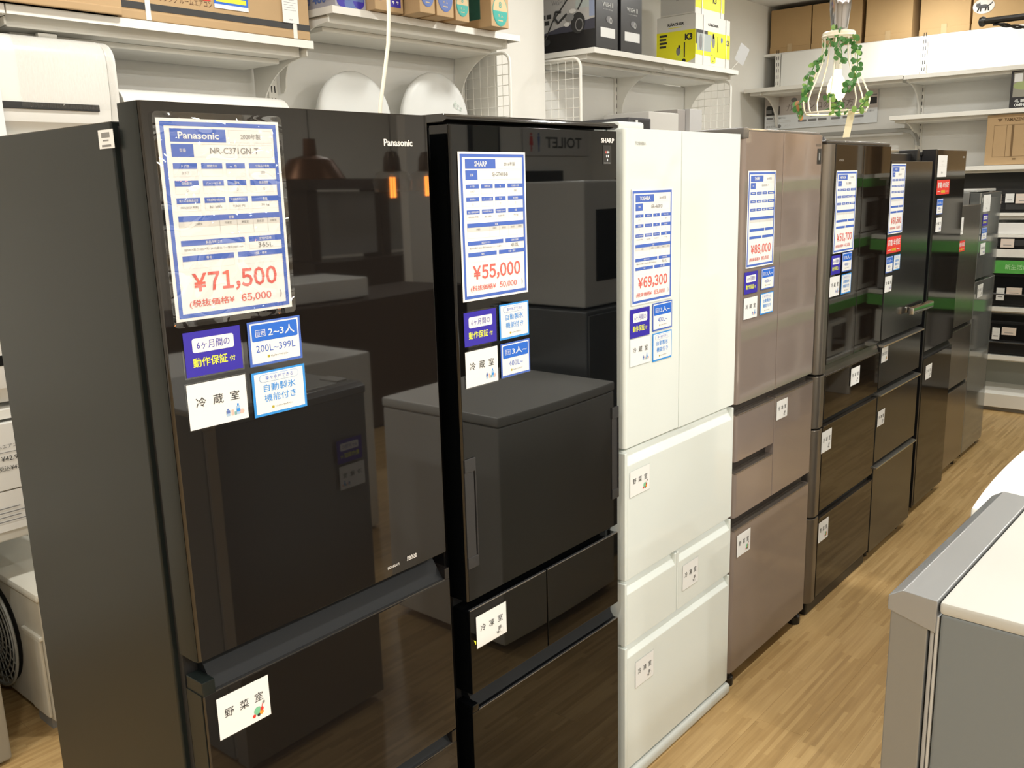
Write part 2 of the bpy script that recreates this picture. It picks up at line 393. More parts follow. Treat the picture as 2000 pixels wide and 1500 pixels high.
def price_sheet(brand, year, model, price, net, cap, dims, detail=2, tax=True):
    """A4 sheet; returns MB. y up, centre origin"""
    b = MB(); w, h = .210, .297; b.box(-w / 2, w / 2, -h / 2, h / 2, 0, .0008, PAPER); n = .0011
    X = lambda f: -w / 2 + f * w
    Y = lambda f: h / 2 - f * h
    b.frame(X(.025), X(.975), Y(.985), Y(.015), .0062, PBLUE, n)
    n2 = n + .0004
    b.rect(X(.095), X(.535), Y(.112), Y(.048), PBLUE, n)
    b.text(brand, X(.315), Y(.08), .0105, PAPER, n2, width=min(.07, .0105 * len(brand) * .72), bold=.02)
    b.frame(X(.56), X(.93), Y(.112), Y(.048), .0004, PLGT, n); b.text(year, X(.745), Y(.08), .0085, PGRY, n2)
    b.rect(X(.095), X(.265), Y(.185), Y(.122), PBLUE, n); b.text('型番', X(.18), Y(.153), .005, PAPER, n2)
    b.frame(X(.265), X(.93), Y(.185), Y(.122), .0004, PLGT, n); b.text(model, X(.6), Y(.153), .0095, PGRY, n2)
    heads = (('ドア数', '開閉方向', '色', '付属品の有無'), ('自動製氷', 'パーシャル室', '製氷', '脱臭機能'), ('省エネ基準達成率', '年間消費電力量(kWh)', '年間電気代(kWh)', '重量'))
    vals = (('3 ドア', '', '', '右開き'), ('○', '', '○', '○'), ('100%(2021年度)', '361 kWh', '9,000 円', '70 kg'))
    cols = ((.095, .28), (.315, .485), (.515, .675), (.71, .945))
    for r, yy in enumerate((.215, .300, .385)):
        for q, (a, e) in enumerate(cols):
            b.rect(X(a), X(e), Y(yy + .028), Y(yy), PBLUE, n)
            b.frame(X(a), X(e), Y(yy + .066), Y(yy + .028), .0003, PLGT, n)
            if detail > 1:
                b.text(heads[r][q], X((a + e) / 2), Y(yy + .014), .0042, PAPER, n2, width=min((e - a) * w * .8, .0042 * 1.0 * len(heads[r][q])))
                if vals[r][q]: b.text(vals[r][q], X((a + e) / 2), Y(yy + .048), .0045, PGRY, n2, width=min((e - a) * w * .8, .0030 * len(vals[r][q])))
            elif detail: b.rect(X(a) + .008, X(e) - .008, Y(yy + .018), Y(yy + .010), PLGT, n2)
    b.rect(X(.095), X(.945), Y(.502), Y(.474), PBLUE, n); b.rect(X(.095), X(.945), Y(.53), Y(.502), PLGT, n)
    b.text('容量', X(.52), Y(.488), .0045, PAPER, n2) if detail > 1 else None
    for q in (.42, .565, .705, .835): b.rect(X(q), X(q) + .0003, Y(.575), Y(.502), PGRY, n2)
    if detail > 1:
        for q, t in ((.25, '冷蔵室'), (.49, '冷凍室'), (.635, '野菜室'), (.77, '製氷室'), (.885, '切替室')): b.text(t, X(q), Y(.516), .004, PGRY, n2)
    b.frame(X(.095), X(.945), Y(.575), Y(.502), .0003, PLGT, n)
    for a, e, yy, t, v in ((.095, .62, .595, '製品外形寸法', dims), (.655, .945, .595, '定格内容積', cap), (.095, .515, .672, '備考', ''), (.55, .945, .672, '付属・備考', '')):
        b.rect(X(a), X(e), Y(yy + .028), Y(yy), PBLUE, n); b.frame(X(a), X(e), Y(yy + .066), Y(yy + .028), .0003, PLGT, n)
        if detail > 1: b.text(t, X((a + e) / 2), Y(yy + .014), .0044, PAPER, n2)
        if detail > 1 and v: b.text(v, X((a + e) / 2), Y(yy + .048), .0078 if v == cap else .0048, PGRY, n2, width=(e - a) * w * (.45 if v == cap else .92))
    b.text('\x01' + price, X(.515), Y(.815), .033, PRED, n2, width=.152, bold=.022)
    b.text('(税抜価格¥', X(.30), Y(.918), .0125, PRED, n2, width=.078, bold=.01); b.text('\x01' + net, X(.68), Y(.917), .0135, PRED, n2, width=.056, bold=.010)
    b.text(')', X(.90), Y(.915), .013, PGRY, n2)
    return b

# ------------------------------------------------------------------ refrigerators
def fridge(name, label, group='large refrigerators in the row'):
    return thing(name, label, 'refrigerator', (0, 0, 0), 0, group)
def drawer(p, y0, y1, z0, zf, m, zb=None, t=.05, x=0., end=0., name='drawer', scoop=None, bev=.003, depth=.022):
    """drawer front; zf = front top edge, zb = rear top edge of the finger slope; end = full-height end blocks"""
    b = MB(); zb = zf if zb is None else zb
    if zb > zf + 1e-4:
        b.prism([(x - t, z0), (x, z0), (x, zf), (x - depth, zb), (x - t, zb)], y0 + end, y1 - end, 'y', m, min(bev, .002))
        if end:
            b.box(x - t, x, y0, y0 + end + .001, z0, zb, m, bev); b.box(x - t, x, y1 - end - .001, y1, z0, zb, m, bev)
    else: b.box(x - t, x, y0, y1, z0, zf, m, bev)
    return b.build(name, p)
def feet(p, y0, y1, m=BLACK, r=.022, xs=(-.07, -.5)):
    for x in xs:
        for y in (y0 + .05, y1 - .05):
            MB().lathe([(0.001, 0), (r, 0), (r, .03), (r * .6, .036), (r * .6, .06)], m, (x, y, 0), 14).build('foot', p)

# 1 brown-black glass three door
g_brown = mat('brown_black_glass', (.0075, .0062, .0056), .025, spec=.68)
side_dk = mat('charcoal_side_steel', (.0080, .0112, .0105), .36, metal=.0, spec=.27, noise=(3, .1))
p = fridge('refrigerator', 'brown-black glass three-door refrigerator nearest the camera, priced ¥71,500')
MB().box(-.60, -.068, .680, 1.262, .03, 1.797, side_dk, .004).build('cabinet', p)
MB().box(-.069, -.054, .690, 1.256, .05, 1.79, GAP).build('door_gasket', p)
d = MB().prism([(-.055, .6885), (-.004, .6885), (0, .693), (0, 1.262), (-.006, 1.268), (-.055, 1.268)], .945, 1.822, 'z', g_brown, .0015, 1).build('door', p)
MB().prism([(-.055, .6865), (-.012, .6865), (-.003, .6885), (-.055, .6885)], .946, 1.821, 'z', side_dk).build('side_trim', d)
b = MB(); b.text('Panasonic', 0, 0, .0125, LOGO, 0, width=.071, bold=.03); b.build('brand_logo', d, loc=(.0009, 1.186, 1.771), rot=AISLE)
b = MB(); b.text('ECONAVI', 0, 0, .0055, LOGO, 0, width=.030, bold=.02); b.build('mark', d, loc=(.0009, 1.115, .965), rot=AISLE)
b = MB(); b.text('nanoe', 0, .004, .0065, LOGO, 0, width=.026, bold=.02); b.rrect(-.014, .014, -.0015, 0, .0007, LOGO, 0); b.build('mark', d, loc=(.0009, 1.165, .965), rot=AISLE)
grip = mat('grip_black', (.005, .006, .007), .5, spec=.2)
for (z0, zf, zb) in ((.530, .884, .908), (.06, .500, .527)):
    dr = drawer(p, .690, 1.270, z0, zf, g_brown, None, end=0)
    MB().box(-.05, -.001, .690, .714, zf - .002, zb, side_dk, .002).build('end_block', dr); MB().box(-.05, -.005, .6885, .690, z0 + .002, zf, side_dk).build('side_trim', dr); MB().box(-.05, -.001, 1.256, 1.270, zf - .002, zb, g_brown, .002).build('end_block', dr)
    MB().prism([(-.052, zf - .004), (-.008, zf - .004), (-.008, zf + .002), (-.045, zf + .052), (-.052, zf + .052)], .714, 1.256, 'y', grip).build('grip_recess', dr)
    MB().box(-.010, -.001, .714, 1.256, zf - .001, zf + .0015, mat('trim_dark_metal', (.12, .12, .12), .25, metal=.8)).build('edge_trim', dr)
feet(p, .70, 1.25)
b = MB(); b.box(-.0225, .0225, -.0135, .0135, 0, .0006, PAPER)
for q in range(16): b.rect(-.013 + q * .0016, -.013 + q * .0016 + .0009, .002, .0095, PGRY, .0009)
b.rect(-.01, .008, -.003, -.001, PGRY, .0009); b.rect(-.014, .014, -.011, -.008, PGRY, .0009)
tag(b.build('barcode_label', loc=(-.082, .6785, 1.772), rot=FRONT), 'small white barcode sticker on the charcoal side of the nearest refrigerator', 'sticker')

# 2 black glass
g_black = mat('black_glass', (.0022, .0025, .0028), .02, spec=.46)
blk_side = mat('black_side', (.008, .008, .009), .3)
p = fridge('refrigerator', 'glossy black glass refrigerator with grip strips on both door edges, priced ¥55,000')
MB().box(-.60, -.066, 1.322, 1.908, .03, 1.812, blk_side, .004).build('cabinet', p)
MB().box(-.067, -.054, 1.33, 1.90, .05, 1.805, GAP).build('door_gasket', p)
MB().prism([(-.60, 1.813), (-.012, 1.813), (-.001, 1.818), (-.001, 1.823), (-.012, 1.829), (-.60, 1.832)], 1.318, 1.912, 'y', mat('gloss_black_cap', (.01, .01, .01), .08, spec=.8), .001, 1).build('top_cap', p)
d = MB().prism([(-.055, 1.322), (-.004, 1.322), (0, 1.327), (0, 1.903), (-.004, 1.908), (-.055, 1.908)], .806, 1.809, 'z', g_black, .001, 1).build('door', p)
b = MB(); b.text('SHARP', 0, 0, .011, LOGO, 0, width=.055, bold=.04); b.build('brand_logo', d, loc=(.0009, 1.864, 1.787), rot=AISLE)
b = MB(); b.rrect(-.017, .017, -.022, .022, .001, mat('badge_grey', (.02, .02, .02), .2), 0)
for q, (cx, cy2) in enumerate(((-.006, .006), (.0, .006), (.006, .006), (-.003, -.003), (.004, -.003), (0, -.012))): b.disc(cx, cy2, .0022, PRED if q == 0 else PAPER, .0004, 8, .0034)
b.text('プラズマクラスター', 0, -.019, .003, PAPER, .0004); b.build('badge', d, loc=(.0009, 1.862, 1.754), rot=AISLE)
hm = mat('handle_graphite', (.045, .045, .047), .3, metal=.4)
for ya, yb in ((1.3255, 1.360), (1.877, 1.9065)):
    b = MB(); b.box(-.02, .0035, ya, yb, 1.098, 1.128, hm, .0015); b.box(-.02, .0035, ya, yb, .882, .908, hm, .0015); b.box(-.02, .002, ya, yb - .006, .905, 1.10, hm, .001); b.box(-.02, .0035, yb - .0035, yb, .905, 1.10, hm, .001)
    b.build('handle', d)
hi = mat('polished_edge', (.35, .35, .36), .12, metal=.9)
for ya, yb in ((1.325, 1.598), (1.601, 1.906)):
    dr = drawer(p, ya, yb, .583, .783, g_black, bev=.002)
    MB().box(-.006, .0005, ya + .002, yb - .002, .7825, .7855, hi, .001).build('edge_trim', dr)
dr = drawer(p, 1.323, 1.906, .05, .538, g_black, bev=.002)
MB().box(-.005, .0005, 1.345, 1.904, .5372, .5395, hi, .0008).build('edge_trim', dr)
MB().prism([(-.054, .532), (-.012, .534), (-.045, .582), (-.054, .582)], 1.345, 1.905, 'y', grip).build('grip_recess', dr)
MB().box(-.05, 0, 1.323, 1.345, .536, .556, g_black, .004).build('end_block', dr)
feet(p, 1.33, 1.90)

# 3 white glass, french doors
g_white = mat('white_glass', (.70, .75, .72), .045, spec=.5)
w_side = mat('white_side', (.57, .60, .575), .3)
p = fridge('refrigerator', 'white glass refrigerator with french doors and finger scoop drawers, priced ¥69,300')
MB().box(-.62, -.062, 1.940, 2.562, .035, 1.812, w_side, .004).build('cabinet', p)
MB().box(-.60, -.20, 1.96, 2.54, 1.812, 1.828, w_side, .005).build('top_cover', p)
MB().box(-.14, -.02, 1.945, 2.06, 1.812, 1.836, w_side, .006).build('hinge_cover', p)
MB().box(-.063, -.05, 1.95, 2.553, .05, 1.80, mat('gasket_grey', (.25, .25, .24), .7)).build('door_gasket', p)
def door_g(p, y0, y1, z0, z1, m, side=None, x=0., left=False, right=False, r=.018, name='door'):
    pts = [(x - .052, y0)]
    pts += [(x - r * (1 - math.sin(a)), y0 + r * (1 - math.cos(a))) for a in [PI / 2 * i / 5 for i in range(6)]] if left else [(x - .0015, y0), (x, y0 + .0015)]
    pts += [(x - r * (1 - math.cos(a)), y1 - r * (1 - math.sin(a))) for a in [PI / 2 * i / 5 for i in range(6)]] if right else [(x, y1 - .0015), (x - .0015, y1)]
    pts += [(x - .052, y1)]
    return MB().prism(pts, z0, z1, 'z', m, .0008, 1).build(name, p)
dl = door_g(p, 1.940, 2.2155, 1.002, 1.818, g_white, left=True, r=.010); door_g(p, 2.2185, 2.561, 1.000, 1.818, g_white, right=True, r=.006)
b = MB(); b.text('TOSHIBA', 0, 0, .0085, mat('logo_pale', (.42, .42, .40), .3), 0, width=.050, bold=.02); b.build('brand_logo', dl, loc=(.0009, 2.010, 1.783), rot=AISLE)
drawer(p, 1.940, 2.560, .628, .953, g_white, .990, end=.012)
drawer(p, 1.940, 2.2175, .434, .585, g_white, .619, end=.010); drawer(p, 2.2195, 2.560, .434, .585, g_white, .619, end=.010)
drawer(p, 1.940, 2.560, .045, .393, g_white, .426, end=.012)
MB().box(-.60, .012, 1.945, 2.566, .002, .038, w_side, .012, 3).build('kick_plate', p)

# 4 taupe glass six door
g_taupe = mat('taupe_glass', (.245, .20, .175), .05, metal=.15, spec=.6)
t_side = mat('taupe_side', (.20, .165, .14), .35, metal=.3)
t_gap = mat('taupe_recess', (.03, .024, .02), .4)
p = fridge('refrigerator', 'taupe beige six-door refrigerator with small side drawers, priced ¥88,000')
MB().box(-.66, -.062, 2.583, 3.195, .055, 1.822, mat('taupe_cabinet', (.10, .088, .078), .4), .004).build('cabinet', p)
MB().box(-.063, -.03, 2.585, 3.188, .06, 1.80, t_gap).build('door_gasket', p)
b = MB(); b.box(-.50, -.01, 2.590, 3.18, 1.824, 1.838, mat('taupe_top', (.085, .072, .062), .35), .005); b.build('top_cover', p)
MB().box(-.12, .002, 2.572, 2.612, 1.805, 1.838, mat('hinge_grey', (.10, .09, .08), .4), .006).build('hinge', p)
door_g(p, 2.577, 2.860, .992, 1.828, g_taupe, left=True, r=.018); dr_ = door_g(p, 2.863, 3.200, .992, 1.828, g_taupe, right=True, r=.034)
b = MB(); b.rrect(-.017, .017, -.026, .026, .002, BLACK, 0); b.rect(-.006, .006, -.012, .012, PGRY, .0003); b.text('1', 0, .006, .006, LOGO, .0006); b.build('display', dr_, loc=(.0010, 3.150, 1.757), rot=AISLE)
b = MB(); b.text('SHARP', 0, 0, .009, mat('logo_dim', (.13, .11, .09), .4), 0, width=.045, bold=.03); b.build('brand_logo', dr_, loc=(.0010, 3.143, 1.795), rot=AISLE)
def lipdrawer(p, y0, y1, z0, z1, m, left=False, right=False, r=.015, trim=None, x=0.):
    o = door_g(p, y0, y1, z0, z1, m, x=x, left=left, right=right, r=r, name='drawer')
    if trim: MB().box(x - .03, x + .002, y0 + .003, y1 - (.004 if not right else r), z1 - .001, z1 + .004, trim, .0015).build('edge_trim', o)
    return o
ttrim = mat('taupe_trim', (.20, .17, .145), .2, metal=.6)
lipdrawer(p, 2.577, 2.860, .802, .957, g_taupe, left=True, trim=ttrim); lipdrawer(p, 2.577, 2.860, .612, .763, g_taupe, left=True, trim=ttrim)
lipdrawer(p, 2.863, 3.198, .612, .960, g_taupe, right=True, trim=ttrim); lipdrawer(p, 2.577, 3.198, .058, .568, g_taupe, left=True, right=True, trim=ttrim)
feet(p, 2.56, 3.22, BLACK, .024, (-.03, -.5))

# 5 dark brown glass with bronze side columns
g_dbrown = mat('dark_brown_glass', (.009, .0065, .0048), .03, spec=.5)
bronze = mat('brushed_bronze', (.19, .17, .145), .34, metal=.75, noise=(60, .08), nscale=(1, 1, .1))
p = fridge('refrigerator', 'dark brown glass refrigerator with rounded bronze side column, priced ¥51,700')
MB().box(-.68, -.066, 3.240, 3.895, .04, 1.795, blk_side, .004).build('cabinet', p)
MB().box(-.067, -.02, 3.25, 3.885, .05, 1.79, GAP).build('door_gasket', p)
MB().box(-.60, -.008, 3.235, 3.898, 1.797, 1.815, mat('brown_top', (.03, .024, .02), .25), .006).build('top_cover', p)
MB().lathe([(0.001, .016), (.022, .014), (.028, 0)], BLACK, (-.05, 3.258, 1.812), 14).build('hinge_cap', p)
secs = ((1.0, 1.80, True), (.787, .955, False), (.420, .757, False), (.062, .388, False))
for q, (z0, z1, dbl) in enumerate(secs):
    zc0 = {0: .972, 1: .765, 2: .412, 3: .055}[q]; zc1 = {0: 1.80, 1: .964, 2: .757, 3: .404}[q]
    pts = [(-.06, 3.235)] + [(-.030 + .032 * math.sin(a), 3.262 - .030 * math.cos(a)) for a in [PI / 2 * i / 6 for i in range(7)]] + [(.0, 3.295), (-.006, 3.302), (-.06, 3.302)]
    MB().prism(pts, zc0, zc1, 'z', bronze, .001, 1).build('side_column', p)
    if dbl:
        da = door_g(p, 3.303, 3.584, z0, z1, g_dbrown, left=False); door_g(p, 3.587, 3.895, z0, z1, g_dbrown, right=True, r=.008)
        b = MB(); b.text('HITACHI', 0, 0, .008, mat('logo_bronze', (.3, .27, .23), .3), 0, width=.04, bold=.02); b.build('brand_logo', da, loc=(.0010, 3.355, 1.745), rot=AISLE)
    else: lipdrawer(p, 3.303, 3.893, z0, z1, g_dbrown, trim=mat('bronze_dark_trim', (.09, .075, .06), .25, metal=.7))
MB().prism([(-.05, .957), (-.004, .957), (-.018, .998), (-.05, .998)], 3.303, 3.893, 'y', mat('bronze_grip', (.12, .10, .085), .25, metal=.6), .001, 1).build('grip_strip', p)
MB().box(-.62, -.012, 3.245, 3.885, .0, .05, BLACK, .01).build('kick_plate', p)

# 6 dark grey steel with bar trims and lever handle
g_steel = mat('dark_steel', (.058, .057, .053), .13, metal=.65, noise=(80, .06), nscale=(.2, 1, .05))
chrome = mat('chrome', (.75, .75, .74), .12, metal=1)
silv = mat('satin_silver', (.55, .54, .50), .25, metal=.9)
p = fridge('refrigerator', 'dark grey steel refrigerator with a chrome lever handle, priced ¥60,500')
MB().box(-.66, -.066, 3.908, 4.455, .04, 1.778, blk_side, .004).build('cabinet', p)
MB().box(-.067, -.05, 3.915, 4.45, .05, 1.73, GAP).build('door_gasket', p)
MB().box(-.16, -.09, 4.13, 4.27, 1.778, 1.796, silv, .004).build('top_hinge_label', p)
MB().box(-.14, -.04, 4.36, 4.40, 1.745, 1.795, BLACK, .004).build('hinge', p)
d = door_g(p, 3.905, 4.458, 1.004, 1.742, g_steel)
b = MB(); b.box(.0, .028, 4.235, 4.262, 1.082, 1.108, chrome, .004); b.prism([(.014, 1.078), (.036, 1.080), (.036, 1.108), (.014, 1.112)], 4.20, 4.50, 'y', chrome, .003); b.build('lever_handle', d)
for z0, z1 in ((.796, .975), (.462, .760), (.045, .435)):
    o = door_g(p, 3.905, 4.458, z0, z1, g_steel, name='drawer'); MB().prism([(-.03, z1 - .002), (.012, z1 + .000), (.015, z1 + .008), (-.03, z1 + .014)], 3.905, 4.458, 'y', silv, .001, 1).build('bar_handle', o)
feet(p, 3.92, 4.44, BLACK, .02, (-.05, -.5))

# 7 black, taller, stands beyond a gap
g_bsteel = mat('black_steel', (.011, .0095, .008), .07, metal=.05, spec=.38)
p = fridge('refrigerator', 'tall black two-compartment refrigerator with a red warranty sticker, seen beyond a dark gap')
MB().box(-.70, -.095, 4.605, 5.14, .04, 1.77, blk_side, .004).build('cabinet', p)
MB().box(-.30, -.09, 4.60, 4.70, 1.77, 1.79, BLACK, .004).build('hinge_cover', p)
def door_b(p, z0, z1, name):
    b = MB(); b.prism([(-.09, 4.630), (-.045, 4.630), (-.032, 4.634), (-.03, 4.638), (-.03, 5.12), (-.034, 5.135), (-.09, 5.14)], z0, z1, 'z', g_bsteel, .001, 1); return b.build(name, p)
MB().box(-.094, -.0325, 4.612, 4.630, .04, 1.799, blk_side).build('side_trim', p)
d = door_b(p, .838, 1.797, 'door'); o = door_b(p, .045, .800, 'drawer')
MB().prism([(-.09, .80), (-.04, .80), (-.06, .836), (-.09, .836)], 4.635, 5.13, 'y', GAP).build('grip_recess', o)
b = MB(); b.text('AQUA', 0, 0, .01, LOGO, 0, width=.035); b.build('brand_logo', d, loc=(-.0290, 5.07, 1.765), rot=AISLE)
feet(p, 4.62, 5.12, BLACK, .02, (-.08, -.5))

# 8 champagne steel, low
g_champ = mat('champagne_steel', (.24, .22, .19), .18, metal=.8, noise=(60, .05), nscale=(.2, 1, .05))
p = fridge('refrigerator', 'low champagne steel refrigerator with red sticker between the black and the silver ones')
MB().box(-.68, -.145, 5.19, 5.70, .04, 1.51, mat('champagne_side', (.2, .185, .16), .4, metal=.4), .004).build('cabinet', p)
for z0, z1, n_ in ((.858, 1.515, 'door'), (.512, .835, 'drawer'), (.045, .490, 'drawer')):
    o = MB().box(-.14, -.08, 5.19, 5.70, z0, z1, g_champ, .003).build(n_, p)
    if n_ == 'drawer': MB().prism([(-.14, z1), (-.095, z1), (-.12, z1 + .022), (-.14, z1 + .022)], 5.20, 5.69, 'y', GAP).build('grip_recess', o)
feet(p, 5.21, 5.68, BLACK, .02, (-.12, -.5))
MB().box(-.081, -.0785, 5.30, 5.318, .98, 1.12, silv, .0005).build('handle', p)

# 9 silver glass two door
g_silver = mat('silver_glass', (.24, .25, .24), .07, metal=.55, spec=.7)
p = fridge('refrigerator', 'silver two-door refrigerator at the far end of the row')
MB().box(-.68, -.155, 5.745, 6.262, .03, 1.578, mat('silver_side', (.28, .28, .265), .35, metal=.4), .004).build('cabinet', p)
MB().box(-.60, -.12, 5.76, 6.19, 1.578, 1.592, mat('silver_top', (.40, .40, .38), .3), .004).build('top_cover', p)
for z0, z1 in ((1.084, 1.574), (.035, 1.066)):
    MB().prism([(-.15, 5.742)] + [(-.09 - .01 * math.cos(t * PI / 2) * 0 - .012 * (1 - math.sin(t)), 5.742 + .012 * (1 - math.cos(t))) for t in (0, .5, 1.0, 1.5708)] + [(-.09, 6.18), (-.094, 6.225), (-.106, 6.255), (-.15, 6.262)], z0, z1, 'z', g_silver, .001, 1).build('door', p)
feet(p, 5.77, 6.22, BLACK, .018, (-.13, -.5))

# ---- price sheets
def sheet(b, y, z, label, w=.211, h=.298, x=0., scale=1.):
    t = thing('price_sheet', label, 'price sign', (x + .0012, y, z)); t.rotation_euler = AISLE; t['group'] = 'price sheets on the refrigerators'
    o = b.build('printed_sheet', t); o.scale = (w / .21, h / .297, 1); return t
b = price_sheet('Panasonic', '2020年製', 'NR-C371GN-T', '¥71,500', '65,000', '365L', '幅590×高さ1802×奥行633(脚カバー含む):660 mm')
t = sheet(b, .8165, 1.6495, 'laminated price sheet reading ¥71,500 in a clear sleeve on the nearest refrigerator'); t.location.x = .003
b = MB(); b.rrect(-.1115, .1115, -.158, .158, .008, film_mat('laminate_film', (8, 13, 1), 1., .09), .0026); b.build('clear_sleeve', t)
b = price_sheet('SHARP', '2016年製', 'SJ-GT41B-B', '¥55,000', '50,000', '410L', '幅600×高さ1816×奥行660mm(ハンドル含む)')
sheet(b, 1.446, 1.608, 'price sheet reading ¥55,000 on the glossy black refrigerator', .209, .298)
b = price_sheet('TOSHIBA', '2014年製', 'GR-460FD', '¥69,300', '63,000', '461L', '幅600×高さ1818×奥行643mm')
sheet(b, 2.0665, 1.5245, 'price sheet reading ¥69,300 on the white refrigerator', .201, .293)
b = price_sheet('SHARP', '2014年製', 'SJ-GF50A-T', '¥88,000', '80,000', '501L', '幅685×高さ1818×奥行', 1)
sheet(b, 2.708, 1.565, 'price sheet reading ¥88,000 on the taupe refrigerator', .196, .294)
b = price_sheet('HITACHI', '2013年製', 'R-C4800', '¥51,700', '47,000', '475L', '幅685×高さ1798', 1)
sheet(b, 3.4135, 1.560, 'price sheet reading ¥51,700 on the dark brown refrigerator', .205, .296)
b = price_sheet('AQUA', '2017年製', 'AQR-361F', '¥60,500', '55,000', '355L', '幅600×高さ1750', 1)
sheet(b, 3.99, 1.590, 'price sheet reading ¥60,500 partly hidden beside the dark brown refrigerator', .18, .285)
def slip(y, z, w, h, x, label, lines=6):
    b = MB(); b.box(-w / 2, w / 2, -h / 2, h / 2, 0, .0008, PAPER); n = .0012
    b.text('お買得', 0, h * .22, h * .09, PLGT, n); b.text('展示品', 0, h * .06, h * .07, PLGT, n); b.rect(-w * .35, w * .35, -h * .02, -h * .01, PLGT, n); b.text('問合せ', 0, -h * .3, h * .1, PGRY, n)
    o = b.build('notice_slip', loc=(x + .001, y, z), rot=AISLE); return tag(o, label, 'notice')
slip(4.711, 1.722, .145, .10, -.03, 'white notice slip above the red sticker on the tall black refrigerator')
slip(5.862, 1.514, .155, .095, -.09, 'white notice slip at the top of the silver refrigerator')
slip(5.33, 1.41, .05, .09, -.08, 'narrow white slip on the low champagne refrigerator')

G1 = 'info cards on the nearest refrigerator'
put_card('warranty', .769, 1.448, lab='purple six-month warranty card on the nearest refrigerator', h=.93)
put_card('cap23', .8845, 1.4475, lab='blue framed capacity card reading 200L~399L below the ¥71,500 sheet', h=.93)
put_card('fridge', .7685, 1.366, lab='white refrigerator compartment card with bottles below the purple card on the nearest refrigerator', h=.95, sx=1.04)
put_card('ice', .8855, 1.363, lab='blue framed automatic ice card on the nearest refrigerator', h=.95, sx=1.02)
put_card('veg', .761, .8325, lab='vegetable compartment card with coloured vegetables on the nearest refrigerator drawer')
put_card('warranty', 1.391, 1.4015, lab='purple warranty card on the glossy black refrigerator', h=.94)
put_card('ice', 1.501, 1.4025, lab='blue framed automatic ice card on the glossy black refrigerator', h=.97, sx=.95)
put_card('fridge', 1.3915, 1.3175, lab='white refrigerator compartment card on the glossy black refrigerator')
put_card('cap3', 1.502, 1.3185, lab='blue framed capacity card reading 400L~ on the glossy black refrigerator', h=.95, sx=.95)
put_card('freeze', 1.394, .726, lab='freezer card on the small drawer of the glossy black refrigerator')
tag(MB().add([(0, 0, 0), (-.0075, .005, 0), (-.001, -.009, 0)], [(0, 1, 2)], PYEL).build('tape_scrap', loc=(.0008, 1.3425, .707), rot=AISLE), 'tiny yellow tape scrap behind the freezer card of the black refrigerator', 'tape')
put_card('warranty', 2.008, 1.331, lab='purple warranty card on the white refrigerator', sx=.94)
put_card('cap3', 2.120, 1.335, lab='blue framed capacity card reading 400L~ on the white refrigerator', h=.95, sx=.97)
put_card('fridge', 2.010, 1.255, lab='white refrigerator compartment card on the white refrigerator', h=.94, sx=.97)
put_card('ice', 2.120, 1.253, lab='blue framed automatic ice card on the white refrigerator', h=.97, sx=.95)
put_card('veg', 2.0105, .898, lab='vegetable compartment card on the upper drawer of the white refrigerator', h=.94, sx=.97)
put_card('freeze', 2.296, .525, lab='freezer card on the small right drawer of the white refrigerator', h=1.05, sx=.93)
put_card('freeze', 2.0385, .325, lab='freezer card on the bottom drawer of the white refrigerator', h=1.04, sx=.95)
put_card('warranty', 2.6495, 1.3725, lab='purple warranty card on the taupe refrigerator', h=.9, sx=.92)
put_card('cap3', 2.769, 1.375, lab='blue framed capacity card on the taupe refrigerator', h=.86, sx=.92)
put_card('fridge', 2.651, 1.293, lab='white refrigerator compartment card on the taupe refrigerator', h=.87, sx=.93)
put_card('ice', 2.768, 1.295, lab='blue framed automatic ice card on the taupe refrigerator', h=.86, sx=.92)
put_card('freeze', 2.918, .911, lab='freezer card on the right upper drawer of the taupe refrigerator', h=.87, sx=.87)
put_card('veg', 2.652, .508, lab='vegetable compartment card on the bottom drawer of the taupe refrigerator', h=1.02, sx=.96)
put_card('warranty', 3.347, 1.370, lab='purple warranty card on the dark brown refrigerator', h=.93, sx=.89)
put_card('cap3', 3.457, 1.3725, lab='blue framed capacity card on the dark brown refrigerator', h=.92, sx=.95)
put_card('fridge', 3.3445, 1.291, lab='white refrigerator compartment card on the dark brown refrigerator', h=.97, sx=.95)
put_card('ice', 3.460, 1.290, lab='blue framed automatic ice card on the dark brown refrigerator', h=.95, sx=.96)
put_card('freeze', 3.610, .905, lab='freezer card on the second drawer of the dark brown refrigerator', h=.93, sx=.96, x=.001)
put_card('freeze', 3.340, .698, lab='freezer card on the third drawer of the dark brown refrigerator', h=1.1, sx=.97)
put_card('veg', 3.352, .330, lab='vegetable compartment card on the bottom drawer of the dark brown refrigerator', h=1.1, sx=.98)
put_card('red', 3.986, 1.402, lab='red one-year warranty card under the ¥60,500 sheet')
put_card('cap3', 3.943, 1.322, lab='blue framed capacity card under the red card of the dark steel refrigerator', h=.86, sx=.82)
put_card('ice', 4.037, 1.324, lab='blue framed ice card beside the capacity card of the dark steel refrigerator', h=.82, sx=.8)
put_card('fridge', 3.945, 1.240, lab='white refrigerator compartment card on the dark steel refrigerator', h=.87, sx=.86)
put_card('veg', 3.955, .937, lab='vegetable compartment card on the first drawer of the dark steel refrigerator', h=.84, sx=.8)
put_card('freeze', 3.958, .657, lab='freezer card on the second drawer of the dark steel refrigerator', h=.9, sx=.88)
put_card('red', 4.748, 1.624, x=-.03, lab='red one-year warranty card on the tall black refrigerator', sx=1.18)
put_card('cap3', 4.714, 1.534, x=-.03, lab='blue framed capacity card below the red card of the tall black refrigerator', h=.93, sx=.95)
put_card('fridge', 4.716, 1.448, x=-.03, lab='white refrigerator compartment card on the tall black refrigerator', h=.88, sx=.9)
put_card('freeze', 4.727, .725, x=-.03, lab='freezer card on the lower compartment of the tall black refrigerator', h=.94, sx=1.0)
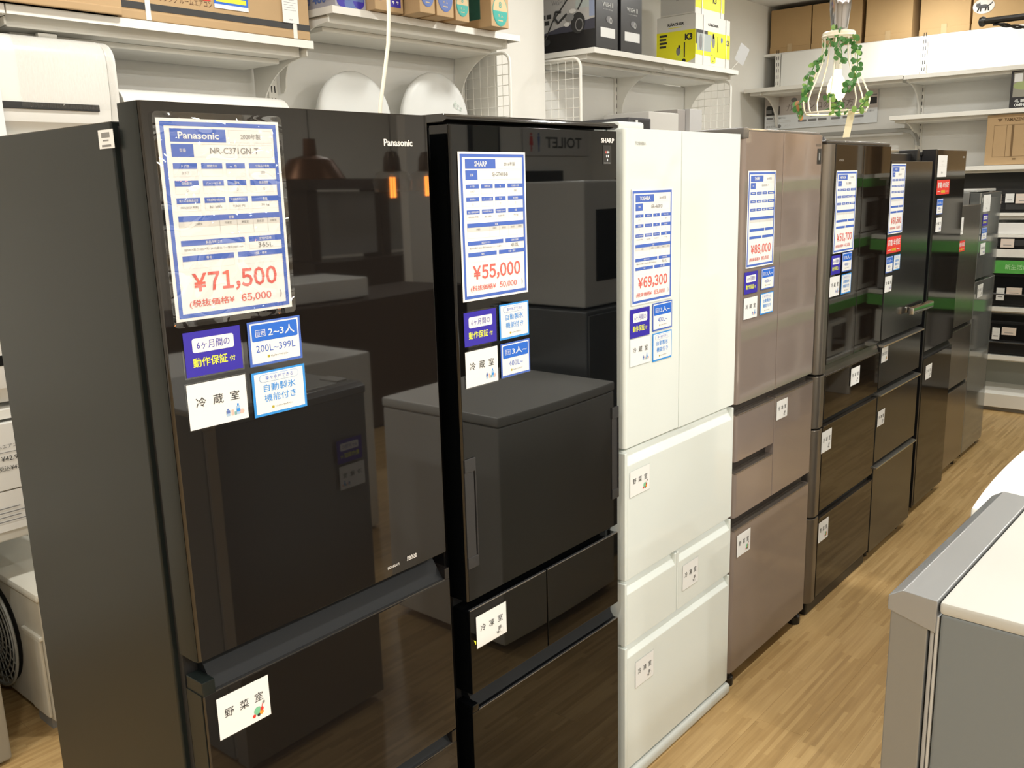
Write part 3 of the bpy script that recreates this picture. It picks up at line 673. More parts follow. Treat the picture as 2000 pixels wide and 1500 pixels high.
put_card('red', 5.354, 1.302, x=-.08, lab='red one-year warranty card on the low champagne refrigerator', sx=.7, h=.85)
put_card('warranty', 5.851, 1.419, x=-.09, lab='purple warranty card on the silver refrigerator', h=.9, sx=1.15)
put_card('cap3', 5.851, 1.340, x=-.09, lab='pale blue capacity card on the silver refrigerator', h=.9, sx=1.15)
put_card('fridge', 5.848, 1.252, x=-.09, lab='white compartment card on the upper door of the silver refrigerator', h=.9, sx=1.1)
put_card('freeze', 5.868, 1.007, x=-.09, lab='freezer card on the lower door of the silver refrigerator', h=1., sx=1.2)

# ------------------------------------------------------------------ shelving on the left wall
XP = -2.12
g = thing('shelf_unit', 'white slotted shelving with back panels along the left wall behind the refrigerators', 'shelving')
for y0, y1 in ((-1.15, 1.23), (1.27, 2.43), (2.47, 3.60)):
    MB().box(XP - .02, XP, y0, y1, .02, 2.75, PANEL, .004).build('back_panel', g)
def upright(y, parent, z1=2.75, x=XP, face='aisle'):
    b = MB()
    if face == 'aisle':
        b.box(x - .03, x + .012, y - .022, y + .022, 0, z1, SHELF, .002)
        for i in range(int(z1 / .05)):
            for s in (-.008, .008): b.box(x + .0121, x + .0127, y + s - .0025, y + s + .0025, .05 + i * .05, .05 + i * .05 + .028, GAP)
    else:
        yy = y
        b.box(x - .022, x + .022, yy - .012, yy + .03, 0, z1, SHELF, .002)
        for i in range(int(z1 / .05)):
            for s in (-.008, .008): b.box(x + s - .0025, x + s + .0025, yy - .0127, yy - .0121, .05 + i * .05, .05 + i * .05 + .028, GAP)
    return b.build('upright', parent)
for y in (1.25, 2.45, 3.615): upright(y, g)
def bracket(y, z, parent, x=XP, L=.36, t=.006):
    pts = [(x + .012, z), (x + L, z)] + [(x + L - (L - .05) * math.sin(a), z - .25 + .228 * math.cos(a)) for a in [PI / 2 * i / 10 for i in range(11)]] + [(x + .035, z - .27), (x + .012, z - .27)]
    return MB().prism(pts, y - t / 2, y + t / 2, 'y', SHELF).build('bracket', parent)
def shelf(y0, y1, z, parent, xf=-1.72, x=XP, lip=.028):
    b = MB(); b.prism([(x + .01, z - .006), (xf + .0, z - .006), (xf, z - lip), (xf + .004, z - lip), (xf + .004, z), (x + .01, z)][::1], y0, y1, 'y', SHELF)
    b.box(x + .02, xf - .06, y0 + .02, y1 - .02, z - .055, z - .007, SHELF, .004)
    b.box(x + .02, xf, y0, y0 + .004, z - lip, z - .006, SHELF); b.box(x + .02, xf, y1 - .004, y1, z - lip, z - .006, SHELF)
    b.box(x + .02, xf - .14, y0 + .06, y1 - .06, z - .075, z - .055, SHELF, .004)
    return b.build('shelf', parent)
shelf(.04, 1.235, 2.255, g); shelf(1.24, 2.370, 2.255, g); shelf(2.475, 3.635, 2.40, g)
bracket(1.25, 2.225, g); bracket(2.362, 2.225, g, L=.37); bracket(3.58, 2.368, g); bracket(2.49, 2.368, g)
shelf(.30, 1.56, 1.865, g); shelf(1.57, 3.6, 1.745, g)
for z in (1.05, .665): shelf(.04, 1.23, z, g)
def wire_side(y, z1, parent, x0=XP, x1=-1.77):
    b = MB(); r = .05
    path = [(x0, y, z1)] + [(x1 - r + r * math.sin(a), y, z1 - r + r * math.cos(a)) for a in [PI / 2 * i / 6 for i in range(7)]] + [(x1, y, .02)]
    b.tube(path, .0085, SHELF, 8); b.tube([(x0 + .004, y, .02), (x0 + .004, y, z1)], .006, SHELF, 6)
    x = x1 - .05
    while x > x0 + .02: b.tube([(x, y, .05), (x, y, z1)], .0018, SHELF, 4); x -= .05
    z = z1 - .055
    while z > 1.2: b.tube([(x0, y, z), (x1, y, z)], .0018, SHELF, 4); z -= .05
    return b.build('wire_side_panel', parent)
wire_side(3.650, 2.335, g, x1=-1.80)
g2 = thing('shelf_unit', 'white slotted shelving bay with wire sides beyond the wall column', 'shelving')
for y0, y1 in ((4.19, 5.05), (5.09, 5.94)): MB().box(XP - .02, XP, y0, y1, .02, 2.33, PANEL, .004).build('back_panel', g2)
for y in (4.17, 5.07, 5.96): upright(y, g2, 2.36)
shelf(4.262, 5.955, 2.405, g2); bracket(5.07, 2.372, g2); bracket(5.93, 2.372, g2)
wire_side(4.16, 2.345, g2, x1=-1.735); wire_side(5.985, 2.345, g2, x1=-1.785); shelf(4.19, 5.94, 1.95, g2)

# boxes on the first shelf
def carton(name, label, x0, x1, y0, y1, z0, z1, m=CARD, group=None, extra=None):
    t = thing(name, label, 'box', (0, 0, 0), 0, group)
    MB().box(x0, x1, y0, y1, z0, z1, m, .004).build('carton', t)
    return t
t = carton('cardboard_box', 'plain long cardboard box at the left end of the top shelf', -2.08, -1.695, .30, 1.592, 2.257, 2.60)
MB().box(-2.075, -1.691, .301, 1.590, 2.257, 2.283, CARD, .006).build('bottom_flap', t)
t = carton('cardboard_box', 'long cardboard air conditioner box with black stripe and white straps', -2.09, -1.722, 1.600, 2.362, 2.257, 2.60)
MB().box(-1.7225, -1.7205, 1.598, 2.3625, 2.290, 2.312, mat('ink_stripe', (.035, .035, .035), .6)).build('black_stripe', t)
MB().box(-2.085, -1.7195, 1.600, 2.362, 2.2572, 2.285, CARD, .005).build('bottom_flap', t)
for y in (1.695, 2.291): MB().box(-1.7195, -1.7180, y - .010, y + .008, 2.258, 2.60, WHITE).build('strap', t)
b = MB(); b.text('ハウジング ルームエアコン', 0, 0, .022, mat('ink_brown', (.12, .06, .03), .7), 0, width=.22); b.build('print', t, loc=(-1.7210, 1.83, 2.336), rot=AISLE)
b = MB(); b.rect(-.125, .06, -.025, .05, PREDB, 0); b.text('大特価', -.03, .015, .03, PAPER, .0005); b.build('red_label', t, loc=(-1.7200, 1.875, 2.372), rot=AISLE)
b = MB(); b.rect(-.07, .07, -.06, .10, PBLUE2, 0); b.rect(-.07, .07, -.06, -.046, PAPER, .0004); b.rrect(-.062, .062, -.038, -.022, .003, PYEL, .0004); b.text('省エネで快適', 0, .01, .022, PAPER, .0005, width=.1); b.build('blue_label', t, loc=(-1.7195, 2.018, 2.388), rot=AISLE)
b = MB(); b.box(-.036, .036, -.055, .13, 0, .001, PAPER)
for q in range(12): b.rect(-.028, .026 - .006 * (q % 3), -.01 + q * .009, -.0088 + q * .009, PGRY, .0013)
b.text('保証書', 0, -.043, .005, PGRY, .0013); b.build('paper_label', t, loc=(-1.7170, 2.272, 2.366), rot=AISLE)

# boxes on the second shelf
CB = 'small cartons on the second shelf'
t = carton('printed_box', 'grey and purple printed box behind the long air conditioner box', -2.09, -1.725, 2.50, 2.66, 2.402, 2.62, mat('box_grey', (.40, .39, .44), .6), CB)
b = MB(); b.text('Standard 400', -.01, -.06, .034, PBLUB, 0, width=.30, bold=.03); b.build('print', t, loc=(-1.92, 2.4985, 2.50), rot=FRONT)
b = MB()
for a, c_ in ((-.04, .0), (.0, -.012), (.045, .002)): b.disc(a, c_, .03, PPURP if a else PBLUB, .0003 + a * .001 + .0001)
b.rect(-.06, .07, .0, .09, PBLUB, 0.0008); b.build('picture', t, loc=(-1.7240, 2.575, 2.430), rot=AISLE)
t = carton('cardboard_box', 'small brown box with purple corner label beside the hanging white cable', -2.05, -1.676, 2.665, 2.735, 2.402, 2.62, CARD, CB)
MB().box(-1.6755, -1.6745, 2.672, 2.70, 2.44, 2.5, PBLUB).build('label', t)
t = carton('cardboard_box', 'small brown box with purple label just right of the hanging cable', -2.05, -1.68, 2.742, 2.825, 2.402, 2.62, CARD, CB)
b = MB(); b.rect(-.03, .03, -.03, .05, PPURP, 0)
for a in (-.012, .012): b.rect(a - .006, a + .006, -.012, -.006, PAPER, .0004); b.rect(a - .0, a + .004, -.018, -.013, PAPER, .0004)
b.build('label', t, loc=(-1.6792, 2.78, 2.452), rot=AISLE)
def circbox(y0, y1, xf, ink, num, label, zc):
    t = carton('cardboard_box', label, -2.05, xf, y0, y1, 2.402, 2.64, CARD, CB)
    b = MB(); w2 = (y1 - y0) / 2 * .86; hh = w2 * 1.25
    b.disc(0, 0, w2, ink, 0, 28, hh); b.disc(0, 0, w2 * .93, mat('kraft_light', (.58, .45, .26), .7), .0004, 28, hh * .94)
    b.disc(0, 0, w2 * .93, ink, .0008, 16, hh * .94, PI, 2 * PI)
    b.text(num, 0, hh * .42, hh * .42, ink, .0012)
    b.text('本 入', 0, -hh * .3, hh * .22, mat('kraft_light', (.58, .45, .26), .7), .0012); b.rect(-w2 * .3, w2 * .3, -hh * .66, -hh * .58, mat('kraft_light', (.58, .45, .26), .7), .0012)
    b.build('round_print', t, loc=(xf + .001, (y0 + y1) / 2, zc), rot=AISLE)
    return t
circbox(2.845, 2.935, -1.602, PBLUB, '6', 'cardboard box with blue circle print overhanging the shelf, nearer the cable', 2.475)
circbox(2.955, 3.060, -1.612, PBLUB, '6', 'cardboard box with blue circle print overhanging the shelf, beside the green ones', 2.478)
circbox(3.100, 3.190, -1.640, PTEAL, '8', 'cardboard box with teal circle reading 8, left of its twin', 2.470)
t = circbox(3.330, 3.452, -1.632, PTEAL, '8', 'cardboard box with teal circle reading 8 at the shelf end', 2.472)
MB().box(-1.80, -1.70, 3.3285, 3.3300, 2.44, 2.56, mat('teal_dark', (.01, .10, .08), .6)).build('side_print', t)

# vacuum and washer boxes beyond the column
t = thing('vacuum_box', 'black and white picture box of a canister vacuum cleaner reading WISH II', 'box')
VB = mat('box_black', (.012, .011, .012), .35)
MB().box(-2.10, -1.722, 4.288, 4.500, 2.407, 2.80, VB, .003).build('carton', t)
b = MB(); b.rect(-.20, .185, -.075, .18, mat('photo_grey', (.42, .41, .40), .5), 0)
b.add([(-.20, -.075, .0003), (.185, -.075, .0003), (.185, -.02, .0003), (-.06, -.045, .0003)], [(0, 1, 2, 3)], mat('photo_dark', (.05, .05, .07), .5))
b.rect(.06, .15, .04, .18, mat('photo_window', (.40, .45, .44), .5), .0004); b.rect(.15, .185, -.01, .18, mat('photo_blue', (.28, .33, .48), .5), .0004)
b.text('WiSH Ⅱ', -.055, .088, .026, PGRY, .0006, width=.10)
for q, (a, c_) in enumerate(((-.165, .02), (-.125, .02), (-.14, -.012))): b.rrect(a - .016, a + .016, c_ - .011, c_ + .012, .002, PBLK, .0008)
b2 = [(-.155, -.105, .001), (-.10, -.01, .001), (.06, .15, .001), (.105, .185, .001)]
b.tube(b2, .004, PBLK, 5); b.tube([(.105, .185, .001), (.13, .16, .001), (.10, .07, .001), (.075, .035, .001)], .005, PBLK, 5)
b.tube([(-.04, .035, .001), (-.075, .04, .001), (-.085, .01, .001), (-.06, -.02, .001), (-.03, .0, .001), (0, .02, .001)], .007, PBLK, 6)
b.disc(.075, -.035, .048, PBLK, .0024, 20, .055); b.disc(.02, 0, .030, PGRY, .0028, 16, .02); b.disc(.085, -.045, .028, PGRY, .0032, 16, .034); b.disc(.085, -.045, .022, PBLK, .0036, 16, .028)
b.disc(.04, .03, .024, LOGO, .0036, 14, .012); b.disc(0.0, -.035, .02, LOGO, .0026, 12, .012); b.disc(-.15, -.115, .035, PBLK, .003, 12, .018)
b.build('picture_print', t, loc=(-1.915, 4.287, 2.58), rot=FRONT)
def vfront(t, y, w):
    b = MB(); b.text('WiSH Ⅱ', 0, .075, .024, PAPER, 0, width=w * .55); b.text('サイクロン掃除機', 0, .05, .007, PLGT, 0, width=w * .5)
    b.disc(.012, .0, .028, mat('steam_grey', (.22, .22, .23), .6), 0, 14, .018); b.disc(.028, -.005, .012, PLGT, .0004, 12, .017); b.disc(.028, -.005, .008, PBLK, .0008, 12, .012)
    b.build('front_print', t, loc=(-1.7205, y, 2.56), rot=AISLE); b = MB(); b.rect(-w * .40, w * .38, -.095, -.045, PAPER, .0005); b.build('address_label', t, loc=(-1.7205, y, 2.56), rot=AISLE)
vfront(t, 4.40, .18)
t = thing('vacuum_box', 'narrow black vacuum cleaner box reading WISH II on the far side of its twin', 'box')
MB().box(-2.09, -1.722, 4.530, 4.748, 2.407, 2.79, VB, .003).build('carton', t); vfront(t, 4.645, .2)
KY = mat('box_yellow', (.90, .86, .02), .4); KW = mat('box_white', (.75, .74, .70), .4)
def karcher(label, x0, x1, y0, y1, z0, z1, big=True, grey=False):
    t = thing('pressure_washer_box', label, 'box'); MB().box(x0, x1, y0, y1, z0, z1, KW, .003).build('carton', t)
    h = z1 - z0; w = x1 - x0; d = y1 - y0
    b = MB(); b.rect(-w / 2, w / 2, -h / 2, h * .19, KY, 0)
    if grey: b = MB(); b.rect(-w * .48, w * .48, -h * .45, h * .45, mat('box_pale_grey', (.6, .6, .58), .5), 0); b.text('K', 0, 0, .02, PGRY, .0004)
    else:
        b.text('KÄRCHER', 0, h * .335, .021, PBLK, .0004, width=w * .42, bold=.04); b.rect(-w * .19, w * .15, h * .255, h * .268, KY, .0004)
        b.text('K3', w * .33, h * .05, .040, PBLK, .0004, bold=.06)
        for q in range(4): b.rect(-w * .42, -w * .42 + .055 - .006 * (q % 2), h * .10 - q * .022, h * .10 - q * .022 + .013, PBLK, .0004)
        b.rrect(.005, .055, -h * .45, -h * .18, .012, PYEL, .0006); b.disc(.02, -h * .22, .016, PGRY, .001, 14, .025); b.disc(.06, -h * .42, .014, PBLK, .0012, 14); b.box(.06, .068, -h * .35, -h * .05, .0005, .0015, PBLK); b.rect(.02, .034, -h * .16, -h * .10, PBLK, .001)
        b.add([(w * .2, -h / 2, .0005), (w / 2, -h / 2, .0005), (w / 2, -h * .38, .0005)], [(0, 1, 2)], KW)
    b.build('side_print', t, loc=((x0 + x1) / 2, y0 - .001, (z0 + z1) / 2), rot=FRONT)
    b = MB(); b.rect(-d / 2, d / 2, -h * .31, h * .19, KY, 0)
    if big:
        b.rect(-d * .49, -d * .16, -h * .1, h * .19, PBLK, .0004); b.rect(-d * .46, -d * .05, -h * .22, h * .12, mat('photo_window', (.40, .45, .44), .5), .0006); b.disc(-d * .36, -h * .05, .02, PGRY, .0009, 12, .05)
        b.rrect(-.03, .035, -h * .44, h * .02, .014, PYEL, .001); b.disc(0, h * .0, .022, PGRY, .0014, 14, .04); b.rrect(-.008, .012, h * .06, h * .16, .003, PBLK, .0014)
        for q in ((-.016, -.28), (.018, -.33), (.0, -.4)): b.disc(q[0], h * q[1], .005, PBLK, .0018, 8)
        b.box(.058, .064, -h * .2, h * .12, .0005, .0015, PBLK); b.text('K3', d * .42, h * .02, .035, PBLK, .0006, bold=.05); b.disc(d * .25, h * .06, .014, PBLUB, .0008, 12, .02)
        b.text('KÄRCHER', 0, h * .33, .019, PBLK, .0004, width=d * .3, bold=.04)
    else: b.text('K3', d * .15, h * .02, .035, PBLK, .0005, bold=.05)
    b.build('front_print', t, loc=(x1 + .001, (y0 + y1) / 2, (z0 + z1) / 2), rot=AISLE)
    for yy in (y0 + d * .22, y1 - d * .12): MB().box(x1 + .0032, x1 + .004, yy - .005, yy + .003, z0, z1, mat('strap_clear', (.8, .8, .76), .3)).build('strap', t)
    return t
karcher('large yellow and white pressure washer box reading KÄRCHER K3', -2.005, -1.724, 5.375, 5.835, 2.407, 2.708)
karcher('smaller yellow and white box with grey side on top of the pressure washer box', -1.985, -1.735, 5.385, 5.77, 2.710, 2.90, False, True)
t = thing('paper_tag', 'grey paper tag on a string hanging from the shelf by the yellow box', 'tag')
MB().add([(-1.70, 5.86, 2.47), (-1.68, 5.945, 2.43), (-1.655, 5.99, 2.535), (-1.675, 5.905, 2.575)], [(0, 1, 2, 3)], mat('tag_grey', (.50, .50, .50), .5)).build('card', t)
MB().tube([(-1.69, 5.90, 2.455), (-1.70, 5.87, 2.43), (-1.71, 5.85, 2.408)], .0012, WHITE, 5).build('string', t)

# round ceiling lamps standing on the rear shelf
DW = mat('lamp_acrylic', (.70, .71, .69), .38, spec=.35)
for q, (y, z, r, lab) in enumerate(((2.775, 1.987, .212, 'round white ceiling lamp cover standing behind the nearest refrigerator, left of its twin'), (3.285, 2.003, .226, 'round white ceiling lamp cover with a green sticker standing at the right'))):
    t = thing('ceiling_lamp', lab, 'lamp', (0, 0, 0), 0, 'round ceiling lamps leaning on the shelf')
    MB().lathe([(.001, .030), (r * .5, .029), (r * .85, .026), (r * .94, .021), (r * .985, .012), (r, .004), (r * .99, -.008), (r * .96, -.012)], DW, (-1.975, y, z), 48, 'x').build('cover', t)
    MB().lathe([(.001, -.03), (r * .9, -.03), (r * .93, -.004), (.001, -.004)], WHITE, (-1.98, y, z), 32, 'x').build('base', t)
    if q:
        b = MB(); b.text('省エネ', 0, 0, .030, mat('ink_green_grey', (.42, .52, .44), .5), 0, ang=-.5, width=.07); b.build('sticker', t, loc=(-1.943, y + .13, z + .07), rot=(PI / 2, 0, PI / 2 + .12))

# air conditioner indoor units
def aircon(name, label, x1, y0, y1, z0, z1, stripe=False):
    t = thing(name, label, 'air conditioner'); r = .07; h = z1 - z0
    prof = [(x1 - .22, z0), (x1 - .05, z0), (x1 - .01, z0 + .05), (x1, z0 + .12)] + [(x1 - r - .005 + (r + .005) * math.cos(a), z1 - r + r * math.sin(a)) for a in [PI / 2 * i / 6 for i in range(7)]] + [(x1 - .22, z1)]
    AC = mat('aircon_white', (.76, .75, .71), .25)
    MB().prism(prof, y0, y1 - .035, 'y', AC, .001, 1).build('casing', t)
    prof2 = [(a - .004 if a > x1 - .2 else a, min(b_, z1 - .003)) for a, b_ in prof]
    o = MB().prism(prof2, y1 - .033, y1, 'y', mat('aircon_end', (.70, .69, .65), .3), .006, 2).build('end_cap', t)
    return t
t = aircon('air_conditioner', 'large white indoor air conditioner unit wrapped in clear film at the upper left', -1.70, .30, 1.555, 1.868, 2.178)
MB().box(-1.712, -1.6985, .40, .94, 1.955, 1.975, BLACK, .001).build('louver_slot', t); MB().box(-1.712, -1.6985, 1.185, 1.48, 1.955, 1.975, BLACK, .001).build('louver_slot', t)
MB().box(-1.82, -1.80, 1.36, 1.42, 2.178, 2.196, WHITE, .003).build('clip', t)
b = MB(); b.rect(-.105, .105, -.11, .08, PAPER, 0)
b.text('注意事項', 0, .062, .009, PGRY, .0004)
for q in range(9): b.rect(-.085, .085 - .02 * (q % 2), .04 - q * .014, .0425 - q * .014, PLGT, .0004)
b.build('paper_label', t, loc=(-1.6975, 1.08, 1.93), rot=AISLE)
FW = film_mat('wrap_film', (30, 160, 30), 1., .06); wp = [(-1.697, 1.96), (-1.694, 2.02), (-1.6935, 2.10)] + [(-1.695 - .075 + .077 * math.cos(a), 2.108 + .074 * math.sin(a)) for a in [PI / 2 * i / 6 for i in range(1, 7)]]
b = MB(); b.add([(x, y, z) for y in (1.24, 1.30, 1.36, 1.42, 1.48, 1.54) for x, z in wp], [(r * len(wp) + q, r * len(wp) + q + 1, (r + 1) * len(wp) + q + 1, (r + 1) * len(wp) + q) for r in range(5) for q in range(len(wp) - 1)], FW); b.build('film_wrap', t)
b = MB(); b.rect(-.09, .09, -.06, .06, PPURP, 0); b.rrect(-.07, .075, .008, .04, .006, PAPER, .0004); b.text('6ヶ月間の', 0, .024, .02, PPURP, .0008, width=.11); b.text('動作保証付', 0, -.022, .024, PYEL, .0004, width=.14, bold=.02)
tag(b.build('info_card', loc=(-1.694, .945, 1.895), rot=AISLE), 'purple six-month warranty card on the wrapped air conditioner at the left edge', 'info card')
t = aircon('air_conditioner', 'long white air conditioner with rounded end lying just behind the nearest refrigerator', -1.715, 1.575, 2.245, 1.748, 2.04)
for q, (z0, z1, lab) in enumerate(((1.068, 1.40, 'white air conditioner with black slot low at the left edge of the picture'), )):
    t = aircon('air_conditioner', lab, -1.70, .40, 1.21, z0, z1); MB().box(-1.72, -1.6985, .45, 1.20, 1.19, 1.222, BLACK, .001).build('louver_slot', t)
t = thing('white_box', 'white carton with price print low at the left edge', 'box'); MB().box(-2.05, -1.70, .5, 1.19, .80, 1.012, KW, .003).build('carton', t)
b = MB(); b.text('¥42,900', .02, -.02, .018, PBLK, 0); b.text('税込¥47,190', .02, -.05, .018, PBLK, 0); b.rect(-.06, .09, .0, .002, PGRY, 0); b.text('ルームエアコン', .0, .02, .012, PGRY, 0)
b.build('print', t, loc=(-1.698, 1.05, .92), rot=AISLE)
t = thing('white_box', 'flat white carton under the price-printed one at the left edge', 'box'); MB().box(-2.05, -1.702, .5, 1.19, .667, .797, KW, .003).build('carton', t)
b = MB()
for q in range(4): b.rect(-.07, .05 - .02 * (q % 2), -.02 + q * .014, -.017 + q * .014, PGRY, 0)
b.build('print', t, loc=(-1.6995, 1.04, .72), rot=AISLE)
# outdoor unit with fan grille
t = thing('outdoor_unit', 'dusty beige outdoor condenser unit with round fan grille behind the nearest refrigerator', 'condenser unit')
OD = mat('outdoor_beige', (.50, .47, .39), .6, noise=(12, .12), bump=.2)
MB().box(-2.28, -1.562, 1.03, 1.335, .045, .478, OD, .012).build('casing', t)
MB().box(-2.285, -1.557, 1.022, 1.340, .462, .492, mat('outdoor_lid', (.66, .64, .56), .5), .010).build('lid', t)
MB().box(-1.70, -1.575, 1.018, 1.034, .06, .335, OD, .010).build('service_panel', t); MB().box(-1.71, -1.57, 1.02, 1.034, .33, .345, mat('outdoor_lid', (.66, .64, .56), .5), .004).build('handle_lip', t)
GR = mat('grille_grey', (.30, .30, .27), .5)
b = MB(); cx, cz = -1.925, .262
for r in (.045, .075, .105, .135, .16, .185):
    b.tube([(cx + r * math.cos(a), 1.008, cz + r * math.sin(a)) for a in [2 * PI * i / 36 for i in range(37)]], .0028 if r < .18 else .006, GR, 5, False)
for i in range(24):
    a = 2 * PI * i / 24; b.tube([(cx + .04 * math.cos(a), 1.010, cz + .04 * math.sin(a)), (cx + .185 * math.cos(a + .12), 1.010, cz + .185 * math.sin(a + .12))], .0022, GR, 4)
b.build('fan_grille', t); MB().lathe([(.001, 0), (.178, 0), (.178, .001)], BLACK, (cx, 1.028, cz), 32, 'y').build('fan_opening', t)
MB().box(-2.2, -2.1, 1.04, 1.32, 0, .045, BLACK).build('foot', t); MB().box(-1.72, -1.62, 1.04, 1.32, 0, .045, mat('foot_grey', (.25, .25, .24), .5)).build('foot', t)
t = thing('appliance_case', 'greyish beige appliance side at the lower left corner of the picture', 'appliance')
MB().box(-2.05, -1.538, .42, .885, .01, .62, mat('case_beige', (.30, .27, .21), .5, noise=(8, .05)), .01).build('casing', t); MB().box(-2.0, -1.56, .45, .86, 0, .012, BLACK).build('base', t)

# ovens on the shelf behind the white refrigerator
t = thing('microwave_oven', 'white microwave oven with grey side behind the white refrigerator', 'microwave')
MB().box(-2.06, -1.732, 4.845, 5.195, 1.952, 2.098, mat('oven_white', (.66, .64, .60), .35), .008).build('casing', t); MB().box(-1.96, -1.86, 4.8435, 4.8455, 2.04, 2.065, mat('vent_grey', (.3, .27, .24), .5)).build('vent', t)
t = thing('toaster_oven', 'black toaster oven with reflective door standing before the white microwave', 'oven')
MB().box(-2.05, -1.715, 4.60, 4.838, 1.952, 2.052, mat('oven_dark', (.09, .09, .10), .3, metal=.3), .004).build('casing', t)
b = MB(); b.rect(-.09, .09, -.035, .035, PBLK, 0); b.rect(-.06, -.035, .005, .035, PAPER, .0005); b.build('door_glass', t, loc=(-1.714, 4.73, 2.005), rot=AISLE)
t = thing('microwave_oven', 'grey microwave oven standing beyond the white one', 'microwave')
MB().box(-2.05, -1.75, 5.21, 5.31, 1.952, 2.125, mat('oven_grey', (.38, .35, .33), .4), .006).build('casing', t); MB().box(-2.05, -1.72, 5.312, 5.47, 1.952, 2.13, mat('oven_pale', (.55, .54, .53), .35), .004).build('door_panel', t)

# hanging white cable
tag(MB().tube([(-.9, 2.02, CEIL), (-.9, 2.02, 2.35), (-.9, 2.016, 2.20), (-.9, 2.007, 2.12), (-.9, 1.985, 2.03), (-.9, 1.962, 1.94), (-.9, 1.953, 1.86), (-.9, 1.95, 1.2)], .0058, mat('cable_white', (.78, .74, .62), .5), 8).build('hanging_cable'), 'white cable hanging from the ceiling behind the nearest refrigerator', 'cable')

# ------------------------------------------------------------------ far shelving (faces the camera end)
YP = 7.60; YS = 7.20
g = g_far = thing('shelf_unit', 'white slotted shelving across the far end of the aisle', 'shelving')
for x0, x1 in ((-2.155, -1.03), (-.99, .14), (.18, 1.2)): MB().box(x0, x1, YP, YP + .02, .02, 2.705, PANEL, .004).build('back_panel', g)
WB = mat('panel_bright', (.80, .795, .76), .45)
for x0, x1 in ((-2.15, -1.035), (-.985, .135), (.185, 1.2)): MB().prism(rr(x0, x1, 2.415, 2.70, .035), YP - .012, YP - .001, 'y', WB, .002, 1).build('header_panel', g)
for x in (-2.18, -1.01, .16, 1.21): upright(YP, g, 2.705, x, 'front')
def fshelf(x0, x1, z, lip=.03, yf=YS):
    b = MB(); b.box(x0, x1, yf, YP - .01, z - .006, z, SHELF); b.box(x0, x1, yf - .004, yf, z - lip, z, SHELF, .001); b.box(x0 + .02, x1 - .02, yf + .06, YP - .01, z - .05, z - .007, SHELF, .004)
    b.box(x0, x0 + .004, yf, YP - .02, z - lip, z - .006, SHELF); return b.build('shelf', g)
def fbracket(x, z, L=.36):
    pts = [(YP - .012, z), (YP - L, z)] + [(YP - L + (L - .05) * math.sin(a), z - .24 + .22 * math.cos(a)) for a in [PI / 2 * i / 10 for i in range(11)]] + [(YP - .035, z - .26), (YP - .012, z - .26)]
    return MB().prism(pts, x - .006, x + .006, 'x', SHELF).build('bracket', g)
fshelf(-2.285, -1.03, 2.40); fshelf(-1.025, .15, 2.395); fshelf(.155, 1.2, 2.39)
fshelf(-1.11, .15, 2.112); fshelf(-1.00, .15, 1.732)
for x in (-2.16, -1.01): fbracket(x, 2.368)
for x in (-1.01, .14): fbracket(x, 2.08)
MB().prism([(-2.2, 2.005), (-1.09, 2.005), (-1.03, 1.99), (-1.0, 1.95), (-.99, 1.90), (-.975, 1.90), (-.985, 1.96), (-1.02, 2.02), (-1.09, 2.035), (-2.2, 2.035)], 7.44, 7.52, 'y', mat('rail_grey', (.36, .36, .34), .35, metal=.5), .002, 1).build('metal_rail', g)
DK = mat('shelf_dark_panel', (.055, .055, .055), .4)
MB().box(-.99, .14, 7.56, 7.598, 1.40, 1.70, DK).build('dark_panel', g)
for z, l in ((1.405, .02), (1.255, .02), (1.152, .055), (.742, .03), (.392, .03)): fshelf(-1.0, .15, z, l)
MB().box(-1.0, .15, 7.10, YP, .03, .13, SHELF, .006).build('base_shelf', g); MB().box(-1.0, .15, 7.14, YP, .0, .04, mat('kick_grey', (.3, .29, .26), .5)).build('kick_plate', g)
MB().box(-.99, .14, 7.5, 7.56, .13, .36, mat('lower_panel', (.33, .33, .28), .5)).build('lower_panel', g)
b = MB(); GN = mat('sign_green', (.10, .42, .08), .4); b.box(-.64, .46, -.045, .045, 0, .006, GN); b.text('新生活応援', .18, 0, .035, mat('sign_pale', (.45, .75, .4), .5), .0065, bold=.02)
b.rrect(-.11, -.04, -.03, .03, .008, mat('sign_pale', (.45, .75, .4), .5), .0065)
tag(b.build('green_sign', loc=(-.33, 7.185, 1.03), rot=FRONT), 'green sign strip hanging below a shelf of the far unit', 'sign')
# gas hobs
def hob(x0, x1, z, lab, lids=False):
    t = thing('gas_hob', lab, 'gas hob', (0, 0, 0), 0, 'gas hobs on the far shelves'); IR = mat('cast_iron', (.02, .02, .02), .5)
    MB().box(x0, x1, 7.215, 7.54, z + .012, z + .075, mat('hob_black', (.018, .018, .019), .25), .006).build('body', t)
    MB().box(x0 + .02, x1 - .02, 7.23, 7.50, z, z + .012, BLACK).build('base', t)
    for cx in (x0 + (x1 - x0) * .27, x0 + (x1 - x0) * .73):
        b = MB(); 
        for i in range(4):
            a = PI / 4 + i * PI / 2; dx, dy = math.cos(a), math.sin(a)
            b.tube([(cx + .085 * dx, 7.37 + .085 * dy, z + .075), (cx + .085 * dx, 7.37 + .085 * dy, z + .115), (cx + .03 * dx, 7.37 + .03 * dy, z + .118)], .006, IR, 6)
        b.tube([(cx + .09 * math.cos(a), 7.37 + .09 * math.sin(a), z + .080) for a in [2 * PI * i / 20 for i in range(21)]], .006, IR, 6, False)
        b.build('pan_support', t); MB().lathe([(.04, 0), (.04, .02), (.028, .032), (.001, .034)], IR, (cx, 7.37, z + .075), 16).build('burner', t)
    MB().box((x0 + x1) / 2 - .1, (x0 + x1) / 2 + .1, 7.210, 7.216, z + .02, z + .06, mat('grill_door', (.05, .05, .05), .2), .002).build('grill_door', t)
    return t
